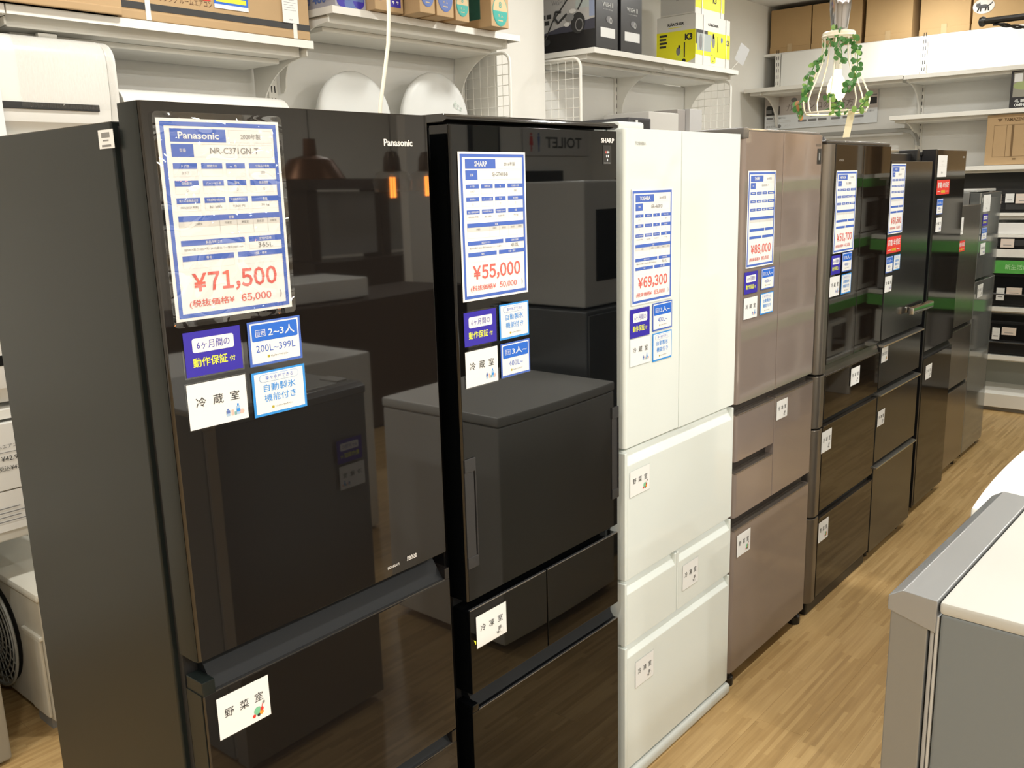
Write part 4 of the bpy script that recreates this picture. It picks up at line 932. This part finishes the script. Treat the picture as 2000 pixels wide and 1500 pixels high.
hob(-.985, -.515, 1.407, 'black gas hob at the left of the upper hob shelf, mostly hidden'); hob(-.47, .11, 1.407, 'black gas hob with wide burners beside the price labels of the upper hob shelf')
hob(-.43, .12, 1.157, 'low black gas hob below the bright wrapped box')
t = thing('wrapped_box', 'white glossy wrapped box glaring on the middle far shelf', 'box'); MB().box(-.40, .10, 7.215, 7.5, 1.257, 1.335, mat('gloss_white', (.85, .84, .82), .1), .004).build('carton', t)
def oven(x0, x1, z0, z1, lab):
    t = thing('range_oven', lab, 'oven', (0, 0, 0), 0, 'black ovens on the lower far shelves')
    MB().box(x0, x1, 7.22, 7.56, z0 + .012, z1, mat('oven_black', (.012, .012, .013), .3), .008).build('body', t)
    MB().box(x0 + .03, x1 - .03, 7.216, 7.222, z0 + (z1 - z0) * .45, z1 - .02, mat('oven_glass', (.006, .006, .007), .06), .002).build('door_glass', t)
    MB().tube([(x0 + .06, 7.20, z0 + (z1 - z0) * .38), (x1 - .06, 7.20, z0 + (z1 - z0) * .38)], .007, mat('oven_bar', (.08, .08, .08), .3, metal=.6)).build('handle', t)
    MB().box(x0 + .02, x1 - .02, 7.23, 7.5, z0, z0 + .013, BLACK).build('base', t)
oven(-.95, -.50, .744, .978, 'black oven on the upper oven shelf, left and mostly hidden'); oven(-.45, .10, .744, .978, 'black oven on the shelf below the green strip')
oven(-.95, -.50, .394, .640, 'black oven on the lowest filled shelf, left and mostly hidden'); oven(-.45, .10, .394, .640, 'black oven on the lowest filled shelf, right')
PINK = mat('paper_pinkish', (.72, .62, .54), .5)
for q, (x, z, w_, h_, m_, lab) in enumerate(((-.255, 1.507, .055, .062, PAPER, 'narrow white price label on the upper hob'), (-.165, 1.503, .105, .066, PINK, 'wide pinkish price label beside the narrow one on the upper hob'),
        (-.245, 1.195, .085, .060, PINK, 'pinkish price label on the low hob'), (-.262, .835, .052, .088, PAPER, 'narrow white price label on the upper oven'), (-.175, .858, .098, .055, PINK, 'pinkish price label on the upper oven'),
        (-.268, .550, .050, .085, PAPER, 'narrow white price label on the lower oven'), (-.185, .572, .092, .055, PINK, 'pinkish price label on the lower oven'))):
    b = MB(); b.box(-w_ / 2, w_ / 2, -h_ / 2, h_ / 2, 0, .001, m_); b.rect(-w_ * .3, w_ * .3, -h_ * .25, -h_ * .17, PGRY, .0013); b.rect(-w_ * .38, w_ * .38, h_ * .1, h_ * .14, PLGT, .0013)
    tag(b.build('price_label', loc=(x, 7.196 if z > 1.0 or True else 0, z), rot=FRONT), lab, 'price label')
# poster about choosing a gas stove
b = MB(); w_, h_ = .945, .270
b.box(-w_ / 2, w_ / 2, -h_ / 2, h_ / 2, 0, .002, mat('poster_paper', (.78, .81, .83), .4)); n = .0024
b.rect(-w_ / 2, w_ / 2, -.02, h_ / 2, mat('poster_beige', (.60, .55, .52), .5), n); n2 = n + .0005
b.text('ガスコンロの選び方', .0, .038, .058, mat('ink_warm_grey', (.20, .16, .14), .5), n2, width=.56)
b.rrect(-.46, -.34, -.015, .055, .006, PBLK, n2); b.rect(-.46, -.41, .0, .03, PGRY, n2 + .0004); b.disc(-.39, .02, .014, PGRY, n2 + .0004); b.disc(-.362, .02, .014, PGRY, n2 + .0004); b.rect(-.45, -.35, .055, .062, PBLK, n2)
b.rrect(.38, .465, .01, .06, .004, PBLK, n2); b.rect(.37, .465, .075, .082, PGRY, n2); b.disc(-.215, .095, .026, PGRY, n2, 18, .018)
for a, c_, t_ in ((-.40, -.042, 'ガスの種類で選ぶ'), (-.02, -.042, 'サイズで選ぶ'), (.33, -.042, '機能で選ぶ')):
    b.rrect(a - .055, a + .0, c_ - .008, c_ + .008, .007, PGRY, n2); b.text(t_, a + .065, c_, .014, PGRY, n2, width=.11)
for q in range(2): b.rect(-.46, -.24, -.068 - q * .012, -.065 - q * .012, PLGT, n2)
b.text('都市ガス', -.42, -.108, .018, PGRY, n2); b.disc(-.34, -.108, .016, PGRY, n2); b.text('LPガス', -.27, -.105, .017, PLGT, n2)
for q, a in enumerate((-.14, -.055, .03, .14, .235, .33)): b.rrect(a - .036, a + .036, -.086, -.068, .003, PGRY, n2); b.rect(a - .03, a + .03, -.10, -.0985, PLGT, n2); b.rect(a - .03, a + .02, -.112, -.1105, PLGT, n2)
tag(b.build('wall_poster', loc=(-1.805, 7.585, 2.226), rot=(PI / 2, -.012, 0)), 'wide grey and white poster with gas stove guide in Japanese on the far shelving', 'poster')
# brown boxes on top
BX = 'brown cardboard boxes along the top of the far shelving'
for q, (x0, x1, y0, lab) in enumerate(((-2.285, -1.935, 7.66, 'first brown box from the left above the far shelving'), (-1.925, -1.52, 7.66, 'second brown box from the left above the far shelving, left of the pendant lamp'),
        (-1.478, -1.125, 7.63, 'third brown box from the left above the far shelving, right of the pendant lamp'), (-1.068, -.715, 7.63, 'fourth brown box from the left above the far shelving'), (-.700, -.27, 7.63, 'fifth brown box with a white oval cat sticker'))):
    t = carton('cardboard_box', lab, x0, x1, y0, y0 + .42, 2.712, 3.06, CARDD, BX)
    MB().box(x0 - .002, x1 + .002, y0 - .003, y0 + .42, 2.712, 2.757, CARDD, .003).build('bottom_band', t)
    MB().box((x0 + x1) / 2 - .02, (x0 + x1) / 2 + .02, y0 - .0045, y0 - .003, 2.712, 2.78, mat('packing_tape', (.50, .36, .2), .3)).build('tape', t)
    if q == 4:
        b = MB(); b.disc(0, 0, .073, mat('sticker_white', (.66, .64, .60), .5), 0, 28, .052)
        b.disc(.0, -.002, .034, PBLK, .0006, 14, .014); b.disc(-.035, .008, .016, PBLK, .001, 12, .015); b.add([(-.05, .012, .0012), (-.042, .012, .0012), (-.048, .030, .0012)], [(0, 1, 2)], PBLK); b.add([(-.034, .016, .0012), (-.022, .014, .0012), (-.026, .033, .0012)], [(0, 1, 2)], PBLK)
        b.tube([(.03, .0, .001), (.045, .008, .001), (.06, .024, .001)], [.005, .004, .002], PBLK, 5)
        for a, e in ((-.03, -.040), (-.018, -.020), (.018, .012), (.03, .034)): b.tube([(a, -.008, .001), (e, -.034, .001)], .0045, PBLK, 5)
        b.build('cat_sticker', t, loc=(-.628, 7.6265, 2.868), rot=FRONT)
struct(MB().box(-2.32, 1.2, 7.625, 8.28, 2.69, 2.711, SHELF).build('trim_1'))
t = thing('cardboard_box', 'brown box printed with a line drawing standing on a far right shelf', 'box')
MB().box(-.448, .06, 7.235, 7.55, 1.735, 2.076, CARD, .003).build('carton', t)
b = MB(); IB = mat('ink_brown2', (.17, .10, .04), .7); b.text('YAMAZEN', .02, .135, .022, IB, 0, width=.12, bold=.03); b.add([(-.082, .144, 0), (-.05, .144, 0), (-.066, .120, 0)], [(0, 2, 1)], IB)
for u0, u1 in ((-.10, .155), ): b.frame(u0, u1, -.115, .10, .0018, IB, 0)
b.rect(-.02, -.018, -.115, .10, IB, 0); b.rect(.012, .026, -.115, .10, IB, .0002); b.rect(-.07, -.06, -.05, .04, IB, 0) if False else None; b.rect(.03, .05, -.137, -.127, IB, 0)
b.build('print', t, loc=(-.32 + .02, 7.2335, 1.905), rot=FRONT)
t = thing('toaster_box', 'black picture box reading OVEN cut by the right edge of the picture', 'box')
MB().box(-.323, .05, 7.25, 7.54, 2.114, 2.36, VB, .003).build('carton', t)
b = MB(); b.rect(-.17, .17, -.045, .12, mat('photo_oven', (.30, .29, .24), .5), 0); b.disc(-.10, .03, .07, mat('photo_greenish', (.35, .42, .18), .5), .0003, 20, .03); b.rect(-.165, -.115, .055, .11, PAPER, .0008); b.text('4L BIG', -.115, -.07, .020, PAPER, .0004, width=.08, bold=.03); b.text('OVEN TOASTER', -.07, -.098, .020, PAPER, .0004, width=.17, bold=.03)
b.build('picture_print', t, loc=(-.136, 7.2485, 2.232), rot=FRONT)

# ------------------------------------------------------------------ bird-cage pendant with leaves
LX, LY = .108, 3.0
t = thing('pendant_lamp', 'white wire cage pendant lamp with glowing bulb wound with green leaves', 'pendant lamp', (LX, LY, 0))
MB().tube([(0, 0, CEIL), (0, 0, 2.23)], .004, BLACK, 6).build('cord', t)
MB().lathe([(.001, .125), (.030, .120), (.033, .10), (.032, .06), (.025, .0), (.001, -.004)], mat('cup_chrome', (.42, .42, .44), .08, metal=1), (0, 0, 2.142), 24).build('socket_cover', t)
MB().tube([(0, 0, 2.14), (0, 0, 2.10)], .012, mat('socket_white', (.7, .68, .6), .4)).build('stem', t)
CW = mat('cage_cream', (.80, .76, .62), .35)
b = MB()
def ring(r, z, rad=.0028): b.tube([(r * math.cos(a), r * math.sin(a), z) for a in [2 * PI * i / 32 for i in range(33)]], rad, CW, 6, False)
b.lathe([(.046, 2.112), (.050, 2.118), (.050, 2.130), (.046, 2.134), (.012, 2.135)], CW, (0, 0, 0), 28); ring(.092, 1.889, .0032); ring(.050, 2.12, .003)
for i in range(8):
    a = 2 * PI * i / 8 + .2
    prof = [(.050, 2.115), (.049, 2.08), (.056, 2.04), (.076, 1.99), (.094, 1.95), (.102, 1.925), (.098, 1.90), (.092, 1.889)]
    b.tube([(r * math.cos(a), r * math.sin(a), z) for r, z in prof], .0022, CW, 6)
b.build('wire_cage', t)
bulbm = mat('bulb_glow', (1, .8, .45), .3, emit=(1, .72, .34), es=5)
MB().lathe([(.012, .075), (.013, .06), (.022, .045), (.029, .025), (.030, .008), (.024, -.010), (.012, -.019), (.001, -.021)], bulbm, (0, 0, 1.945), 24).build('bulb', t)
MB().tube([(0, 0, 2.10), (0, 0, 2.02)], .013, mat('socket_white', (.7, .68, .6), .4), 12).build('socket', t)
pl = bpy.data.lights.new('bulb_light', 'POINT'); pl.energy = 5.0; pl.color = (1, .72, .38); pl.shadow_soft_size = .03
lo = bpy.data.objects.new('bulb_light', pl); lo.location = (LX, LY, 1.945); C.objects.link(lo)
LEAF = mat('leaf_green', (.06, .20, .045), .45, noise=(30, .25)); LEAF2 = mat('leaf_light', (.20, .36, .08), .45); LEAFB = mat('leaf_rust', (.40, .18, .07), .5)
def leaf(b, p, r, m):
    nrm = Vector((random.uniform(-1, 1), -1.2 + random.uniform(-.5, .5), random.uniform(-.6, .9))).normalized(); u = nrm.cross(Vector((random.uniform(-1, 1), .2, random.uniform(-1, 1)))).normalized(); v = nrm.cross(u)
    n = 8; vs = []
    for i in range(n):
        a = 2 * PI * i / n; vs.append(Vector(p) + u * (r * math.cos(a)) + v * (r * .72 * math.sin(a)) - nrm * (.12 * r * math.cos(a) ** 2))
    b.add(vs + [Vector(p) + nrm * r * .08], [(i, (i + 1) % n, n) for i in range(n)], m)
strands = [[(.0, -.03, 2.14), (.02, -.05, 2.10), (.035, -.06, 2.06), (.03, -.06, 2.03)],
           [(.0, -.03, 2.13), (-.03, -.05, 2.06), (-.060, -.04, 2.035), (-.080, -.03, 2.00), (-.080, -.04, 1.975), (-.082, -.05, 1.95), (-.095, -.05, 1.925), (-.115, -.04, 1.90), (-.105, -.04, 1.878)],
           [(.02, -.04, 2.11), (.065, -.02, 2.10), (.072, -.03, 2.06), (.078, -.04, 2.02), (.075, -.05, 1.985), (.055, -.06, 1.965), (.05, -.06, 1.955)],
           [(.01, -.09, 1.92), (.03, -.09, 1.93), (.045, -.09, 1.905), (.0, -.09, 1.893)], [(.09, -.04, 1.895), (.115, -.04, 1.92), (.122, -.04, 1.94)], [(.04, -.08, 1.886), (.02, -.085, 1.884), (.10, -.05, 1.892)]]
b = MB(); nl = 0
for si, st in enumerate(strands):
    b.tube(st, .0015, LEAF, 5)
    for q in range(len(st) - 1):
        for e in range(6 if si < 3 else 5):
            f = e / 6; p0, p1 = Vector(st[q]), Vector(st[q + 1]); pp = p0.lerp(p1, f) + Vector((random.uniform(-.014, .014), random.uniform(-.012, .008), random.uniform(-.010, .010)))
            mm = LEAFB if (si == 1 and q >= 6 and random.random() < .45) else (LEAF2 if random.random() < (.2 if si < 3 else .6) else LEAF)
            l = MB(); leaf(l, (0, 0, 0), random.uniform(.0088, .0122), mm); o = l.build('leaf', t); o.location = pp; nl += 1
b.build('vine_stem', t)
MB().add([(.058, -.045, 1.888), (.080, -.045, 1.888), (.068, -.05, 1.808), (.046, -.05, 1.808)], [(0, 1, 2, 3)], mat('tag_cream', (.80, .72, .50), .6)).build('paper_tag', t)
# black arm with twisted cord at top right
t = thing('lamp_arm', 'black lamp arm with round tip and twisted cord entering at the upper right corner', 'lamp')
b = MB(); b.tube([(.648, 2.5, 2.041), (1.25, 2.5, 2.041)], .0075, BLACK, 10); b.lathe([(.001, -.010), (.010, -.006), (.012, 0), (.010, .006), (.001, .010)], BLACK, (.648, 2.5, 2.041), 12, 'x'); b.tube([(1.25, 2.5, 2.041), (1.25, 2.5, CEIL)], .0075, BLACK, 8); b.build('arm', t)
b = MB()
for ph in (0, PI):
    b.tube([(.672 + .3 * q / 40, 2.5 + .003 * math.sin(q * .9 + ph), 2.034 - .022 * math.sin(min(1, q / 16) * PI / 2) + (.0 if q < 18 else .0012 * (q - 18)) + .003 * math.cos(q * .9 + ph)) for q in range(41)], .0026, BLACK, 5)
b.build('twisted_cord', t)

# ------------------------------------------------------------------ opposite side of the aisle
t = thing('refrigerator', 'small silver-grey refrigerator in the lower right foreground seen from above', 'refrigerator', (0.885, 1.29, 0), -.024)
gs = mat('door_silver', (.24, .255, .265), .28, metal=.5, spec=.5); gtop = mat('top_pale', (.43, .43, .40), .4); gside = mat('side_grey', (.15, .17, .178), .45)
d = MB(); d.prism([(0, .03), (.055, .03), (.055, 1.098), (.018, 1.100), (.002, 1.088)], 0, .54, 'y', gs, .003, 2); d = d.build('door', t)
MB().prism([(-.002, 1.068), (.066, 1.050), (.066, 1.10), (.018, 1.103), (-.002, 1.090)], -.002, .542, 'y', mat('door_cap_silver', (.28, .29, .295), .2, metal=.3), .002, 2).build('door_cap', d)
MB().box(.057, .063, .004, .536, .04, 1.07, mat('gasket_light', (.30, .30, .29), .6), .002).build('gasket', t); MB().box(.064, .069, .003, .537, .04, 1.075, mat('gasket_pale', (.42, .42, .40), .5), .002).build('gasket_rim', t)
MB().box(.07, .60, .0, .54, .03, 1.082, gside, .006).build('cabinet', t)
MB().box(.068, .60, -.001, .541, 1.080, 1.100, gtop, .006).build('top_board', t)
MB().box(.073, .16, .49, .536, 1.099, 1.106, mat('hinge_pale', (.55, .54, .50), .35), .004).build('hinge_cover', t)
for x in (.1, .52):
    for y in (.06, .48): MB().lathe([(.02, 0), (.02, .032)], BLACK, (x, y, 0), 12, close=True).build('foot', t)
put_card('warranty', 1.745, .90, x=.888, face='back', lab='purple warranty card on the front of the silver-grey foreground refrigerator')
put_card('fridge', 1.750, .815, x=.888, face='back', lab='white compartment card on the front of the silver-grey foreground refrigerator')
# white bow-front washer
t = thing('washing_machine', 'white bow-front appliance with rounded bright top behind the silver-grey refrigerator', 'washing machine')
def bow(y0, y1, x0, x1, z0, z1, m, bulge=.012, nm='casing'):
    pts = [(x0 + bulge * ((2 * i / 12 - 1) ** 2), y0 + (y1 - y0) * i / 12) for i in range(13)] + [(x1, y1), (x1, y0)]
    return MB().prism(pts, z0, z1, 'z', m, .008, 2).build(nm, t)
WH = mat('washer_white', (.86, .85, .80), .3)
bow(2.30, 3.02, .748, 1.35, .03, .86, WH); bow(2.297, 3.023, .745, 1.352, .862, .90, WH, .013, 'top_lid')
for x in (.82, 1.25):
    for y in (2.4, 2.92): MB().lathe([(.022, 0), (.022, .032)], BLACK, (x, y, 0), 12, close=True).build('foot', t)
# appliances reflected in the glass doors
def simple_appl(name, lab, cat, x0, x1, y0, y1, z0, z1, m, bits=()):
    t = thing(name, lab, cat); MB().box(x0, x1, y0, y1, z0 + .01, z1, m, .012).build('casing', t); MB().box(x0 + .03, x1 - .03, y0 + .03, y1 - .03, z0, z0 + .011, BLACK).build('base', t)
    for nm, a, b_, c_, d_, mm in bits: MB().box(x0 - .006, x0 + .002, a, b_, c_, d_, mm, .002).build(nm, t)
    return t
simple_appl('refrigerator', 'grey reflected refrigerator across the aisle from the black one', 'refrigerator', .95, 1.5, 3.10, 3.62, 0, 1.16, gs, (('door', 3.11, 3.61, .45, 1.14, gs), ('drawer', 3.11, 3.61, .05, .43, gs)))
simple_appl('drum_washer', 'white front-loading machine on top of the reflected grey refrigerator', 'washing machine', .97, 1.5, 3.12, 3.58, 1.16, 1.70, WHITE, (('door', 3.2, 3.5, 1.28, 1.58, BLACK),))
simple_appl('refrigerator', 'white reflected refrigerator further along the opposite row', 'refrigerator', .95, 1.5, 3.72, 4.28, 0, 1.22, WHITE, (('door', 3.73, 4.27, .5, 1.2, WHITE), ('drawer', 3.73, 4.27, .05, .48, WHITE)))
simple_appl('drum_washer', 'second white machine on top of the reflected white refrigerator', 'washing machine', .99, 1.5, 3.76, 4.22, 1.22, 1.70, WHITE, (('door', 3.84, 4.10, 1.32, 1.6, BLACK),))
t = thing('straw_hat', 'brown hat lying on a white machine, seen as a reflection', 'hat'); MB().lathe([(.13, 0), (.135, .004), (.08, .012), (.075, .07), (.06, .085), (.001, .085)], mat('hat_brown', (.2, .13, .09), .9), (1.22, 3.95, 1.703), 24).build('hat_body', t)
simple_appl('chest_freezer', 'low white chest freezer in the second row of the opposite side', 'freezer', 2.1, 2.9, 1.6, 2.9, 0, .92, WHITE)
simple_appl('dark_counter', 'long dark counter across the shop, seen only as a reflection', 'counter', 3.6, 4.3, 2.4, 5.2, 0, .95, mat('counter_dark', (.05, .035, .025), .5))
simple_appl('white_case', 'flat white case on the dark counter, seen only as a reflection', 'appliance', 3.7, 4.2, 3.4, 4.3, .95, 1.1, WHITE)
t = thing('microwave_rack', 'white rack across the aisle with green strips, seen as a reflection', 'shelving')
for z in (.35, .80, 1.25, 1.70):
    MB().box(1.25, 1.75, 5.1, 8.1, z - .03, z, SHELF).build('shelf', t); MB().box(1.244, 1.25, 5.1, 8.1, z - .095, z - .03, mat('sign_green', (.10, .42, .08), .4)).build('green_strip', t)
MB().box(1.75, 1.77, 5.1, 8.1, 0, 2.1, DK).build('back_panel', t)
for y in (5.1, 6.07, 7.07, 8.1): MB().box(1.25, 1.77, y - .01, y + .01, 0, 2.1, SHELF).build('side_panel', t)
mwm = (WHITE, mat('mw_grey', (.25, .25, .25), .3), BLACK); q = 0
for z in (.35, .80, 1.25):
    for y in (5.14, 5.60, 6.10, 6.56, 7.11, 7.57):
        mm = mwm[(q * 5 + int(y)) % 3]; q += 1
        simple_appl('microwave_oven', 'microwave oven on the rack across the aisle, seen only as a reflection', 'microwave', 1.27, 1.66, y, y + .42, z, z + .27, mm, (('door', y + .13, y + .40, z + .05, z + .24, mat('oven_glass', (.006, .006, .007), .06)),))['group'] = 'microwaves on the reflected rack'
for q, y in enumerate((5.15, 5.9, 6.6, 7.3)):
    t = thing('cardboard_box', ('brown', 'second brown', 'third brown', 'last brown')[q] + ' box on top of the rack across the aisle, seen only as a reflection', 'box'); MB().box(1.28, 1.7, y, y + .6, 1.70, 2.08, CARDD, .004).build('carton', t)
# microwaves on the right bay of the far shelving (mirrored in the steel doors)
g = g_far
MB().box(.19, 1.19, 7.56, 7.598, .40, 1.95, DK).build('dark_panel', g)
for z in (.40, .82, 1.24, 1.70): fshelf(.17, 1.2, z, .03)
for z in (1.165, .745): MB().box(.17, 1.2, 7.186, 7.192, z - .04, z + .04, mat('sign_green', (.10, .42, .08), .4)).build('green_strip', g)
for q, (x, z) in enumerate(((.22, .40), (.70, .40), (.22, .82), (.70, .82), (.22, 1.24), (.70, 1.24))):
    t = thing('microwave_oven', 'microwave oven on the right bay of the far shelving, seen only as a reflection', 'microwave', (0, 0, 0), 0, 'microwaves on the far right bay'); mm = mwm[(q * 2 + 1) % 3]
    MB().box(x, x + .44, 7.22, 7.54, z + .012, z + .27, mm, .012).build('casing', t); MB().box(x + .04, x + .40, 7.24, 7.5, z, z + .013, BLACK).build('base', t); MB().box(x + .02, x + .31, 7.214, 7.222, z + .05, z + .24, mat('oven_glass', (.006, .006, .007), .06), .002).build('door', t)
for q, x in enumerate((.2, .7)):
    t = thing('cardboard_box', ('left', 'right')[q] + ' brown box on the right bay of the far shelving, seen only as a reflection', 'box'); MB().box(x, x + .46, 7.23, 7.54, 1.70, 2.05, CARDD, .004).build('carton', t)
# toilet sign and notice on the partition
b = MB(); b.box(-.55, .55, -.13, .13, 0, .006, mat('sign_white', (.70, .69, .66), .5)); b.text('TOILET', -.12, 0, .11, PBLK, .0065, width=.62, bold=.02)
for u, m_ in ((.30, PBLUB), (.42, PREDB)): b.disc(u, .075, .016, m_, .0065); b.add([(u - .022, .055, .0065), (u + .022, .055, .0065), (u + (.03 if m_ == PREDB else .014), -.03, .0065), (u - (.03 if m_ == PREDB else .014), -.03, .0065)], [(0, 3, 2, 1)], m_); b.rect(u - .012, u - .002, -.09, -.03, m_, .0065); b.rect(u + .002, u + .012, -.09, -.03, m_, .0065)
tag(b.build('toilet_sign', loc=(4.59, 7.68, 2.10), rot=BACK), 'white TOILET sign with red and blue figures, seen mirrored in the black door', 'sign')
t = thing('picture_frame', 'dark framed picture on the far partition, seen as a reflection', 'picture'); MB().box(4.575, 4.598, 6.35, 6.78, 1.85, 2.45, BLACK, .003).build('frame', t); MB().box(4.570, 4.576, 6.39, 6.74, 1.89, 2.41, mat('picture_grey', (.2, .2, .17), .5)).build('print', t)
t = thing('wall_screen', 'dark wall screen below the toilet sign, seen as a reflection', 'screen'); MB().box(4.56, 4.598, 6.95, 7.75, 1.35, 1.82, BLACK, .004).build('screen', t)
# glazed dark cabinet against the right wall, pendants
t = thing('glazed_cabinet', 'dark glazed cabinet on the far right wall, seen as a reflection', 'cabinet')
DC = mat('cabinet_dark', (.035, .025, .02), .4)
MB().box(5.6, 6.0, 5.3, 7.6, .0, 1.05, DC, .004).build('body', t)
for y0, y1 in ((5.35, 6.2), (6.25, 7.0)): MB().box(5.7, 6.0, y0, y0 + .12, 1.05, 1.75, DC).build('post', t); MB().box(5.72, 5.74, y0 + .12, y1, 1.1, 1.7, mat('pane_grey', (.3, .3, .29), .2)).build('pane', t)
MB().box(5.6, 6.0, 5.3, 7.1, 1.72, 1.82, DC).build('cornice', t)
def pend(x, y, z, lab, glass):
    t = thing('pendant_lamp', lab, 'pendant lamp')
    MB().tube([(x, y, z + .15), (x, y, CEIL)], .003, BLACK, 5).build('cord', t)
    if glass:
        MB().lathe([(.001, .16), (.03, .155), (.045, .12), (.05, .05), (.001, .045)], mat('cap_bronze', (.06, .04, .025), .3, metal=.7), (x, y, z), 18).build('cap', t)
        MB().lathe([(.04, .06), (.09, .04), (.11, 0), (.10, -.06)], film_mat('lamp_glass', (1, 1, 1), 0., .05), (x, y, z), 20).build('glass_shade', t)
        for dy in (-.012, .012): MB().tube([(x, y + dy, z + .02), (x, y + dy, z - .09)], .007, mat('filament_glow', (1, .3, .05), .5, emit=(1, .28, .04), es=30), 8).build('filament', t)
    else:
        MB().lathe([(.03, .15), (.035, .07), (.11, .05), (.17, -.04), (.172, -.045), (.16, -.035), (.03, .04)], mat('shade_copper', (.16, .07, .03), .35, metal=.6), (x, y, z), 28).build('shade', t)
pend(2.5, 3.48, 1.745, 'clear glass pendant with orange filament, nearer of the reflected pair', True); pend(2.5, 3.75, 1.745, 'clear glass pendant with orange filament, farther of the reflected pair', True); pend(2.5, 2.93, 1.80, 'copper brown shade pendant across the aisle, seen as a reflection', False)
# ceiling fittings
cm = None
for x, y in LIGHTS:
    if cm is None:
        o = MB().lathe([(.095, 0), (.125, 0), (.125, -.012), (.095, -.02)], WHITE, (0, 0, 0), 20, close=False).build('downlight_ring'); cm = o.data
    else: o = bpy.data.objects.new('downlight_ring', cm); C.objects.link(o)
    o.location = (x, y, CEIL); tag(o, 'round white ring of a downlight in the ceiling', 'ceiling light', 'ceiling downlights')
